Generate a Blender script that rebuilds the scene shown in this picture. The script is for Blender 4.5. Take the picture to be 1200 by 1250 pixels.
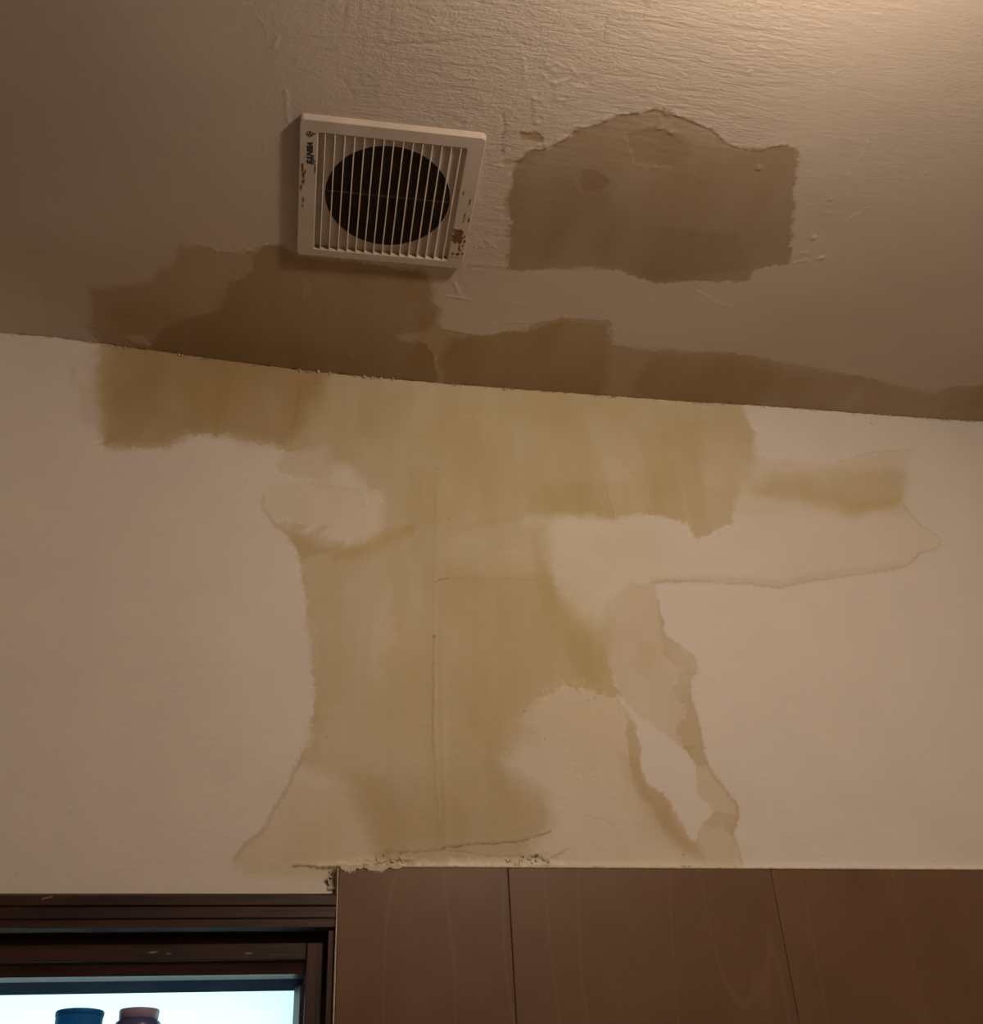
import bpy, bmesh, math, random
import numpy as np
from mathutils import Matrix, Vector

# ------------------------------------------------------------------ scene reset
for o in list(bpy.data.objects):
    bpy.data.objects.remove(o, do_unlink=True)
S = bpy.context.scene
COL = S.collection
random.seed(7)

# ------------------------------------------------------------------ camera
# world: x to the right along the stained wall, y into the wall (wall face y = 0), z up
cam_d = bpy.data.cameras.new('camera')
cam_d.sensor_fit = 'VERTICAL'
cam_d.sensor_height = 36.0
cam_d.lens = 38.148
cam_d.clip_start = 0.01
cam = bpy.data.objects.new('camera', cam_d)
COL.objects.link(cam)
R_ = Vector((0.98109, -0.18744, -0.04822)).normalized()
U_ = Vector((-0.06452, -0.55164, 0.83158)).normalized()
F_ = R_.cross(U_) * -1.0
cam.matrix_world = Matrix(((R_.x, U_.x, -F_.x, 0.0), (R_.y, U_.y, -F_.y, -1.1762),
                           (R_.z, U_.z, -F_.z, 1.424), (0, 0, 0, 1)))
S.camera = cam

# ------------------------------------------------------------------ world / exposure
wd = bpy.data.worlds.new('daylight')
wd.use_nodes = True
wb = wd.node_tree.nodes['Background']
wb.inputs['Color'].default_value = (0.64, 0.80, 1.0, 1)
wb.inputs['Strength'].default_value = 2.7
S.world = wd
S.view_settings.view_transform = 'Standard'
S.view_settings.look = 'None'
S.view_settings.exposure = 0.0
S.view_settings.gamma = 1.0
S.view_settings.use_curve_mapping = False

LAMP_COLOR = (1.0, 0.80, 0.62)
LAMP_POS = (0.44, -0.955, 2.262)
LAMP_STRENGTH = 216.0

# ------------------------------------------------------------------ tables (millimetres)
# wall tables: x, height above eye level (1.424 m); ceiling tables: x, y
EYE = 1.424
HC = 2.45
SAG = [
    (-0.75,2.4679),
    (-0.3973,2.4619),
    (-0.3328,2.4627),
    (-0.2676,2.4589),
    (-0.1839,2.4534),
    (-0.1067,2.4484),
    (-0.0,2.4429),
    (0.1148,2.441),
    (0.2029,2.441),
    (0.3051,2.4424),
    (0.3974,2.444),
    (0.4854,2.445),
    (0.6545,2.4505),
    (0.7619,2.453),
    (0.8717,2.4539),
    (0.9704,2.4559),
    (1.0718,2.4596),
    (1.6,2.4636),
]
WALL_STAINS = [
    ('halo',(0.985,0.975,0.94),2.12,3.4,0.15,0,[(-267.6,1034.9),(-266.5,990.8),(-262.3,955.5),(-252.3,921.8),(-243.4,895.5),(-244.6,868.7),(-230.8,863.4),(-195.4,862.8),(-165.1,865.6),(-151.1,877.6),(-139.1,892.3),(-102.9,884.9),(-62.9,886.1),(-25.2,878.8),(-13.3,857.0),(-27.7,833.2),(-36.5,809.1),(-34.8,783.8),(-18.0,760.1),(0.3,743.0),(12.3,728.1),(18.3,708.1),(24.2,667.4),(32.2,622.6),(39.8,579.4),(43.4,537.4),(41.4,496.8),(34.0,457.4),(20.4,424.0),(4.7,391.7),(-10.8,364.9),(-26.5,347.4),(-34.1,337.1),(-20.1,317.8),(528.9,319.2),(532.3,337.5),(529.9,351.5),(526.3,370.4),(536.9,389.7),(538.5,409.3),(527.8,424.0),(516.9,438.8),(509.1,453.9),(508.4,474.5),(508.6,495.4),(507.7,522.1),(502.8,538.3),(505.2,560.5),(517.6,583.5),(514.8,600.6),(500.0,611.5),(484.2,616.6),(480.4,628.1),(479.3,651.7),(481.6,676.0),(478.2,691.8),(477.3,701.6),(526.8,712.1),(573.2,712.5),(631.5,710.9),(655.0,709.8),(705.9,723.1),(757.2,734.1),(796.3,741.8),(849.5,753.2),(871.7,764.1),(884.9,778.6),(917.3,787.7),(925.6,802.2),(919.3,815.8),(902.7,825.9),(893.5,839.5),(892.7,859.6),(886.6,870.8),(886.8,885.5),(904.6,924.5),(923.4,957.0),(894.7,962.1),(851.7,953.4),(821.4,939.9),(792.3,929.7),(713.9,930.1),(681.0,927.1),(672.4,948.9),(670.4,971.6),(665.8,1002.3),(664.0,1041.9),(306.0,1034.1),(-0.8,1034.0)]),
    ('stain_body',(0.815,0.75,0.565),4.25,6.8,0.35,-0.25,[(-269.7,1049.7),(-266.5,990.8),(-262.3,955.5),(-242.4,888.8),(-242.0,865.0),(-200.5,863.6),(-165.1,865.6),(-151.3,880.3),(-137.1,892.5),(-107.9,894.0),(-90.4,898.4),(-63.1,888.8),(-31.1,887.7),(-6.8,873.7),(44.3,889.4),(47.3,866.5),(77.9,855.7),(105.6,820.9),(117.5,815.3),(117.8,770.3),(101.3,746.5),(75.5,736.1),(49.9,730.7),(34.2,739.3),(18.6,744.3),(-7.4,754.7),(0.3,743.0),(12.3,728.1),(18.6,702.1),(27.2,644.8),(39.8,579.4),(43.4,537.4),(38.6,476.9),(27.5,443.0),(55.8,434.1),(83.2,422.4),(97.3,397.7),(108.5,370.6),(115.9,335.4),(278.2,340.7),(311.3,382.1),(307.2,415.2),(270.0,433.8),(258.6,453.1),(277.3,473.5),(296.1,489.3),(285.2,504.4),(300.6,525.8),(343.7,554.2),(394.2,539.9),(410.1,542.6),(404.4,584.4),(398.1,624.0),(363.7,657.5),(344.5,686.4),(334.4,722.6),(339.4,786.8),(308.2,791.0),(365.7,802.0),(435.1,804.6),(483.2,813.7),(538.8,804.4),(549.0,778.3),(605.4,806.6),(633.5,878.9),(664.0,925.5),(673.0,971.9),(665.8,1002.3),(664.0,1041.9),(306.0,1034.1),(-0.8,1034.0)]),
    ('stain_upper_left',(0.8,0.725,0.61),11.9,8.5,0.2,0,[(-267.6,1049.9),(-264.4,991.1),(-259.3,948.8),(-239.4,889.1),(-238.6,869.2),(-165.4,868.3),(-142.5,894.7),(-63.5,892.8),(-14.9,883.8),(12.4,921.1),(35.5,981.1),(39.3,1034.2),(-108.0,1039.4)]),
    ('stain_left_soft',(0.94,0.905,0.86),25.5,8.5,0.2,0,[(-267.6,1049.9),(-258.3,949.0),(-236.7,869.4),(-142.5,894.7),(-14.9,883.8),(66.7,871.0),(121.4,876.0),(179.1,1012.1),(-108.0,1039.4)]),
    ('stain_centre_top',(0.97,0.96,0.9),13.6,8.5,0.3,0,[(202.1,984.4),(396.0,1005.1),(434.6,904.6),(424.5,813.2),(308.8,800.2),(219.0,777.8),(154.1,773.0),(132.5,877.0)]),
    ('stain_lower_left',(0.93,0.88,0.77),4.25,5.1,0.3,0,[(-33.9,333.7),(-22.3,347.5),(-6.9,369.3),(9.0,391.8),(23.1,424.1),(124.1,430.8),(133.6,322.5),(-20.4,322.0)]),
    ('stain_lower_left_core',(0.93,0.9,0.83),13.6,5.1,0.3,0,[(26.9,383.1),(62.0,383.5),(72.1,343.8),(20.7,339.1)]),
    ('stain_left_strip',(1.05,1.06,1.12),11.9,8.5,0.3,0,[(101.6,719.6),(132.9,650.6),(131.1,594.4),(118.6,550.8),(112.4,499.0),(124.0,450.0),(87.4,439.5),(64.3,448.6),(70.2,559.4),(72.1,670.3)]),
    ('putty_flecks_left',(1.04,1.06,1.12),2.55,6.8,0.4,0.25,[(122.5,696.9),(139.0,674.2),(122.8,644.3),(138.0,611.3),(119.3,582.9),(113.7,550.6),(105.6,582.3),(114.8,638.2)]),
    ('stain_column_right',(0.94,0.91,0.82),15.3,10.2,0.3,0,[(195.8,713.6),(330.1,709.9),(353.4,662.8),(396.2,606.7),(386.0,561.4),(333.8,559.3),(291.3,536.1),(252.0,457.9),(189.8,456.4)]),
    ('stain_column_left',(0.95,0.93,0.86),8.5,8.5,0.3,0,[(123.2,583.1),(177.8,585.5),(178.5,461.0),(128.7,450.1),(109.5,498.9)]),
    ('stain_bottom',(0.92,0.89,0.86),7.65,6.8,0.25,0,[(110.4,430.5),(189.6,451.5),(246.7,447.9),(270.0,433.8),(302.5,417.0),(312.6,386.8),(293.7,361.6),(205.3,347.3),(124.7,345.0),(106.5,384.1)]),
    ('stain_bottom_core',(0.95,0.94,0.93),18.7,6.8,0.2,0,[(124.3,407.3),(245.5,423.6),(292.1,405.4),(289.4,368.0),(133.5,357.4)]),
    ('right_mottle',(0.915,0.88,0.79),3.4,5.1,0.9,0,[(445.7,702.2),(479.2,699.3),(479.3,651.7),(482.1,624.6),(514.8,600.6),(517.6,583.5),(505.2,560.5),(502.8,538.3),(508.6,495.4),(508.4,474.5),(509.1,453.9),(527.8,424.0),(540.6,409.3),(538.0,389.7),(526.3,370.4),(529.7,323.7),(490.3,323.6),(481.6,360.5),(493.5,384.3),(512.7,396.2),(494.0,418.4),(499.7,453.7),(484.3,473.8),(466.5,494.2),(428.5,521.7),(409.9,540.4),(407.6,584.5),(398.1,624.0),(414.4,672.2)]),
    ('mottle_blot_a',(0.91,0.87,0.785),4.25,6.8,0.6,0,[(476.8,633.8),(514.8,600.6),(517.6,583.5),(505.2,560.5),(502.8,538.3),(508.6,495.4),(508.4,474.5),(486.9,470.8),(474.6,499.7),(495.2,523.9),(482.3,551.8),(497.3,579.3),(474.0,598.8)]),
    ('mottle_blot_b',(0.9,0.86,0.775),3.4,5.1,0.6,0,[(484.7,477.0),(508.4,474.5),(511.2,453.9),(496.1,450.5)]),
    ('mottle_blot_c',(0.93,0.9,0.83),7.65,6.8,0.6,0,[(437.0,631.8),(466.9,610.0),(449.8,563.9),(425.1,579.6)]),
    ('mottle_blot_d',(0.92,0.88,0.8),4.25,5.1,0.6,0,[(489.0,393.9),(512.8,397.1),(537.3,391.6),(526.3,370.4),(514.9,379.8),(495.9,374.8)]),
    ('upper_pale',(0.985,0.985,0.915),8.5,6.8,0.4,0,[(339.8,792.1),(411.7,802.8),(491.9,791.5),(493.5,720.2),(445.3,698.5),(413.7,666.2),(363.7,657.5),(342.9,692.3)]),
    ('yellow_edge',(0.985,0.97,0.91),10.2,6.8,0.4,0,[(324.6,709.6),(355.5,687.0),(402.9,618.5),(405.3,545.7),(369.8,555.2),(348.2,604.4)]),
    ('lower_pale',(0.955,0.93,0.86),7.65,6.8,0.4,0,[(271.5,458.4),(298.1,489.3),(283.2,504.3),(300.8,528.0),(344.2,559.7),(409.9,540.4),(418.8,527.8),(426.9,508.8),(427.8,437.0),(465.4,384.0),(485.8,355.8),(485.4,323.6),(286.3,323.0),(311.3,382.1),(302.5,417.0),(270.6,443.6)]),
    ('pale_plaster',(1.0,0.98,0.93),4.25,8.5,0.4,0.3,[(344.2,559.7),(394.2,539.9),(409.9,540.4),(416.5,508.5),(415.2,456.8),(343.0,435.3),(337.6,485.4),(298.1,489.3),(287.2,504.5),(300.6,525.8)]),
    ('lower_curve',(0.84,0.765,0.63),4.25,4.25,0.3,0,[(416.7,519.1),(426.5,498.3),(430.8,467.3),(430.6,435.1),(452.6,419.7),(465.4,390.7),(474.2,369.8),(483.6,360.5),(488.1,340.1),(474.3,345.5),(457.2,362.1),(441.4,382.7),(433.3,402.8),(418.5,419.1),(413.9,446.7),(414.9,487.5)]),
    ('lower_curve_soft',(0.92,0.88,0.8),11.9,4.25,0.3,0,[(401.2,466.6),(430.1,462.2),(432.2,432.1),(452.4,417.7),(471.2,369.8),(485.0,351.2),(464.6,346.4),(433.6,369.4),(409.0,407.2)]),
    ('arm',(0.89,0.83,0.69),6.8,7.65,0.4,0,[(646.8,882.9),(681.4,897.5),(760.8,907.4),(843.9,923.7),(905.1,921.5),(888.8,878.3),(876.9,859.8),(824.2,848.5),(800.0,829.6),(781.9,833.8),(761.1,853.5),(699.9,864.3),(660.9,858.3),(630.3,861.5)]),
    ('arm_pink',(0.965,0.945,0.89),5.1,6.8,0.3,0,[(574.4,859.7),(654.9,924.7),(712.9,925.5),(791.2,925.1),(829.0,943.7),(921.5,959.9),(893.6,886.1),(890.3,842.1),(800.7,832.4),(692.5,829.8),(623.3,824.4)]),
    ('arm_lower',(0.93,0.87,0.75),5.1,6.8,0.4,0,[(657.6,873.7),(702.4,876.0),(764.9,869.6),(828.1,863.2),(883.4,873.5),(876.9,859.8),(802.9,841.1),(749.1,856.8),(667.2,858.8)]),
    ('amber',(0.9,0.82,0.6),5.95,5.1,0.4,0,[(50.4,716.2),(70.5,729.6),(101.3,744.1),(154.1,773.0),(164.7,767.4),(122.3,735.7),(91.4,716.5),(60.7,712.1)]),
    ('drips',(0.88,0.81,0.7),1.36,1.7,0.2,0,[(-32.6,781.5),(-14.9,760.4),(-3.0,766.2),(-0.7,761.4),(9.4,765.9),(11.7,761.1),(19.8,763.0),(24.1,759.5),(16.3,750.3),(26.6,749.8),(44.6,763.6),(50.9,761.5),(39.1,745.8),(49.2,750.2),(50.4,745.4),(47.5,740.3),(59.7,743.6),(62.0,738.8),(70.1,744.3),(71.3,737.0),(55.2,726.2),(35.1,717.6),(18.1,711.6),(11.3,728.0),(0.3,743.0),(-17.8,757.7)]),
    ('flow_streak_a',(0.95,0.92,0.85),5.1,4.25,0.3,0,[(485.1,968.5),(533.8,958.2),(537.2,856.6),(538.4,801.6),(495.7,818.7),(492.2,881.1)]),
    ('flow_streak_b',(0.94,0.91,0.83),5.1,4.25,0.3,0,[(552.4,998.4),(581.2,978.2),(571.9,859.5),(574.9,790.8),(547.2,782.2),(544.9,843.2)]),
    ('pale_patch_a',(1.05,1.07,1.13),5.1,5.1,0.3,0.15,[(429.3,911.3),(452.9,906.3),(466.9,871.8),(436.6,869.2)]),
    ('pale_patch_b',(1.04,1.05,1.12),6.8,6.8,0.3,0.15,[(595.5,949.1),(659.3,947.6),(633.5,878.9),(586.8,860.7),(575.3,902.8)]),
    ('dark_square',(0.95,0.92,0.86),3.4,4.25,0.3,0,[(337.8,853.8),(427.8,864.2),(433.1,807.1),(340.3,797.4)]),
    ('mid_right_of_crease',(1.04,1.055,1.1),8.5,6.8,0.4,0.15,[(202.3,763.8),(252.0,780.3),(307.8,784.4),(320.0,721.7),(302.7,708.2),(216.6,702.8)]),
    ('putty_top_right',(1.03,1.04,1.06),2.55,6.8,0.5,0.35,[(304.9,792.1),(365.6,800.6),(405.8,801.0),(415.7,785.9),(396.3,764.9),(363.6,778.1),(334.0,760.5),(312.5,771.8)]),
    ('left_rough_a',(0.93,0.91,0.86),2.55,6.8,0.6,0.2,[(-297.7,990.0),(-289.9,993.9),(-286.7,959.9),(-292.2,942.4)]),
    ('left_rough_b',(0.94,0.92,0.88),2.55,7.65,0.8,0.3,[(-285.7,960.0),(-264.0,973.8),(-252.3,921.8),(-240.5,882.3),(-265.3,893.3),(-276.4,919.3)]),
    ('left_rough_c',(0.94,0.92,0.88),2.55,7.65,0.8,0.3,[(-246.6,868.5),(-200.4,862.3),(-194.5,856.3),(-232.5,854.1)]),
    ('brush_pale',(0.9,0.865,0.76),5.95,7.65,0.5,0.2,[(-9.3,880.3),(44.3,889.4),(50.0,849.3),(46.4,829.1),(-12.2,837.2),(-23.8,856.0)]),
    ('pale_island',(0.965,0.945,0.88),4.25,7.65,0.3,0.25,[(-26.9,820.2),(25.2,829.9),(89.4,823.5),(115.3,813.8),(117.8,770.3),(90.8,748.3),(70.0,748.0),(28.3,757.4),(-8.4,770.8),(-28.7,784.3)]),
]
WALL_CLEAR = [
    ('clear_wedge',1.7,5.1,[(423.2,521.5),(442.5,509.3),(466.5,494.2),(484.3,473.8),(496.6,453.6),(496.4,433.4),(493.0,418.4),(503.8,403.8),(509.6,396.1),(495.5,384.3),(488.1,370.0),(479.9,362.3),(473.5,371.7),(462.6,398.4),(450.6,419.6),(431.9,430.1),(429.8,452.1),(427.3,487.9)]),
]
WALL_LINES = [
    ((0.83,0.77,0.67),2.21,4.25,0,[(474.2,703.9),(526.6,710.9),(572.9,711.2),(631.5,710.9),(654.7,708.5),(705.6,721.8),(756.9,732.8),(795.9,740.5),(849.1,751.9),(871.7,764.1),(884.9,778.6)]),
    ((0.92,0.89,0.83),5.1,3.4,0,[(474.7,707.7),(574.1,717.6),(656.4,716.2),(758.5,739.5),(850.7,757.3)]),
    ((0.87,0.82,0.74),1.53,3.4,0,[(884.9,778.6),(917.3,787.7),(927.0,802.3),(919.3,815.8),(902.7,825.9),(893.5,839.5),(883.3,858.9)]),
    ((0.84,0.77,0.65),2.04,3.4,0,[(480.5,676.0),(479.0,649.3),(482.1,624.6),(500.3,613.8),(515.9,600.6),(518.7,583.6),(506.1,566.1),(501.7,538.3),(506.8,516.7),(508.6,495.4),(508.4,474.5),(510.8,451.9),(518.7,436.8),(528.8,424.0),(537.5,409.3),(538.3,391.7),(527.7,372.3),(530.6,355.3),(532.9,335.7)]),
    ((0.9,0.85,0.75),1.7,3.4,0,[(428.5,521.7),(447.2,505.2),(466.3,493.2),(484.3,473.8),(497.7,453.6),(494.0,418.4),(510.6,396.1),(493.5,384.3),(484.2,364.3)]),
    ((0.9,0.86,0.76),1.7,3.4,0,[(510.6,396.1),(523.7,395.3),(538.3,391.7)]),
    ((0.9,0.86,0.78),1.53,3.4,0,[(799.1,930.3),(829.4,945.2),(859.0,955.7),(908.8,963.4),(930.9,968.6)]),
    ((0.9,0.855,0.77),2.55,4.25,0,[(-34.0,802.9),(-33.8,783.9),(-16.8,757.8),(1.4,741.9),(14.4,725.8),(19.6,702.2),(27.2,644.8),(39.8,579.4),(43.4,537.4),(40.7,491.8),(31.4,455.4),(21.1,426.8),(7.0,396.3),(-8.5,367.6),(-22.7,352.6),(-33.4,338.8)]),
    ((0.86,0.8,0.71),2.55,5.1,0,[(31.4,455.4),(21.1,426.8),(7.0,396.3),(-8.5,367.6),(-22.7,352.6),(-30.4,342.3)]),
    ((0.92,0.89,0.83),2.04,2.55,0,[(187.4,827.6),(187.0,750.1),(184.8,691.2),(183.0,653.4),(183.0,596.8),(180.8,532.1),(179.2,451.3),(182.4,422.5),(184.7,357.9)]),
    ((0.8,0.75,0.66),1.02,1.7,-0.3,[(182.3,613.5),(182.8,585.8),(180.8,532.1),(178.8,480.9),(181.2,456.2)]),  # shallow crease, its shading painted in as a darker line
    ((0.55,0.48,0.4),0.77,2.55,-0.5,[(184.7,687.6),(198.4,693.2),(205.8,694.9)]),
    ((0.89,0.86,0.8),0.77,2.55,-0.15,[(216.4,695.5),(248.4,698.7),(280.5,699.5),(323.7,698.5)]),
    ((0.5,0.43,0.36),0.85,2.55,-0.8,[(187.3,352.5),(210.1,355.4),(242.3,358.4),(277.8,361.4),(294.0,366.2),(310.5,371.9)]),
    ((0.75,0.7,0.62),0.77,2.55,-0.4,[(124.6,348.5),(151.3,349.6),(187.3,350.8),(232.6,345.7),(278.5,344.3)]),
    ((0.82,0.77,0.69),0.77,1.7,-0.2,[(426.6,864.1),(430.3,834.0),(434.8,801.9)]),
    ((0.92,0.89,0.83),2.55,5.95,0,[(26.4,824.7),(46.6,823.8),(73.3,822.1),(94.8,820.0)]),
    ((0.93,0.91,0.87),1.36,2.55,0,[(0.1,864.9),(-4.8,837.8),(-3.4,811.9)]),
    ((0.93,0.9,0.84),6.8,3.4,0,[(202.3,763.8),(263.4,786.3),(308.7,797.6)]),
    ((0.85,0.81,0.74),1.02,2.55,-0.2,[(2.8,984.9),(-1.3,933.9),(-4.2,884.8)]),
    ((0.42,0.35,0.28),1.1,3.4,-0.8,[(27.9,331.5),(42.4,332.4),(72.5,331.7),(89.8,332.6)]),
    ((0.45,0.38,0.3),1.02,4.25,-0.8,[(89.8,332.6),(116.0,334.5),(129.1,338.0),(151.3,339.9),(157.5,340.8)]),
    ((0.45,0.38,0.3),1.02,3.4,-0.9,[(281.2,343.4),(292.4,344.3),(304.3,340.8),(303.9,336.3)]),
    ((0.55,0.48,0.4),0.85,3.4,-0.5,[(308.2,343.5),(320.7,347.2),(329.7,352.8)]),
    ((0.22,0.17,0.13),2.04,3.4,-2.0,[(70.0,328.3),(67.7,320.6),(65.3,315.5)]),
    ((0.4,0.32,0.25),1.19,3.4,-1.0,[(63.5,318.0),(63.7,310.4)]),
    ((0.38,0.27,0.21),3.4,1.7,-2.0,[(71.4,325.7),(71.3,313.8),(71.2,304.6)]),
    ((0.4,0.34,0.27),0.85,3.4,-0.4,[(457.9,334.4),(486.9,332.7),(494.6,331.8)]),
    ((0.8,0.75,0.66),0.85,3.4,-0.2,[(353.3,390.1),(372.4,387.6),(386.4,382.1)]),
]
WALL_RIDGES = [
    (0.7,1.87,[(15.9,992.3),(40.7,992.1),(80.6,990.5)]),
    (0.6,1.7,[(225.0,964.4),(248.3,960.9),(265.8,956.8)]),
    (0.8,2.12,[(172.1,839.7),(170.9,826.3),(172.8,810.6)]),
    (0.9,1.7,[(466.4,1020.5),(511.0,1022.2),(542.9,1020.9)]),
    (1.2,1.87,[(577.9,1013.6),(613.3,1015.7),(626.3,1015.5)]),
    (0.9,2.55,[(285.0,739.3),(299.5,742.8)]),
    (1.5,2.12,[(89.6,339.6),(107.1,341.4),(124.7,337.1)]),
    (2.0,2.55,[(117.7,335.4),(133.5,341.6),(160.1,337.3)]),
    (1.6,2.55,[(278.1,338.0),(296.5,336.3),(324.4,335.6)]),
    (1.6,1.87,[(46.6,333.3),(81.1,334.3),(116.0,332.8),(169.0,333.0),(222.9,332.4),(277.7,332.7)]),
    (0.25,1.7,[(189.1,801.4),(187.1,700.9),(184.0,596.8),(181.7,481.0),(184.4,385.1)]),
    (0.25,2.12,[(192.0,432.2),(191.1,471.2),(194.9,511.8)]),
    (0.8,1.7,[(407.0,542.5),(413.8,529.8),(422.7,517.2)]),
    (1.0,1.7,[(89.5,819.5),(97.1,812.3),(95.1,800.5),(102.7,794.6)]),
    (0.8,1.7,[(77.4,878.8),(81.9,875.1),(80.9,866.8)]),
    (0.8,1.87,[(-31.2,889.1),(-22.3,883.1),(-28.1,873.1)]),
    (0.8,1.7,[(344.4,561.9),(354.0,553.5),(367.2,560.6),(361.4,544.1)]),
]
WALL_SPOTS = [
    ((872.6,1012.2),1.87,0.6),
    ((-130.8,851.6),1.02,0.75),
    ((-69.9,853.2),1.19,0.7),
    ((-58.4,825.3),1.19,0.75),
    ((43.4,1013.4),1.02,0.5),
    ((-144.9,1010.9),1.02,0.6),
    ((192.6,865.9),1.02,0.5),
    ((206.2,785.9),1.02,0.5),
    ((183.2,611.3),1.1,0.4),
    ((56.9,478.4),1.02,0.55),
    ((-205.1,387.0),1.1,0.6),
    ((288.9,516.0),1.19,0.4),
    ((312.4,481.6),1.02,0.5),
    ((463.9,348.2),1.02,0.4),
    ((678.6,928.4),1.19,0.55),
    ((690.0,908.6),1.1,0.65),
    ((379.3,537.2),1.1,0.4),
    ((370.5,531.5),1.02,0.45),
    ((399.4,540.0),1.02,0.5),
    ((583.9,787.5),1.02,0.7),
    ((-191.5,914.4),1.02,0.7),
    ((-245.9,323.7),1.19,0.8),
    ((304.0,338.1),1.53,0.4),
]
WALL_DIFFUSE = [
    ((368.0,645.9),46.8),
    ((302.3,479.3),27.2),
    ((74.5,411.1),63.8),
    ((45.3,862.3),38.2),
    ((262.8,774.6),46.8),
    ((639.1,908.5),34.0),
    ((421.9,642.8),46.8),
    ((124.4,393.5),29.8),
    ((329.4,773.0),29.8),
    ((766.3,875.6),59.5),
    ((338.5,387.1),51.0),
    ((283.8,424.4),18.7),
]
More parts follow.
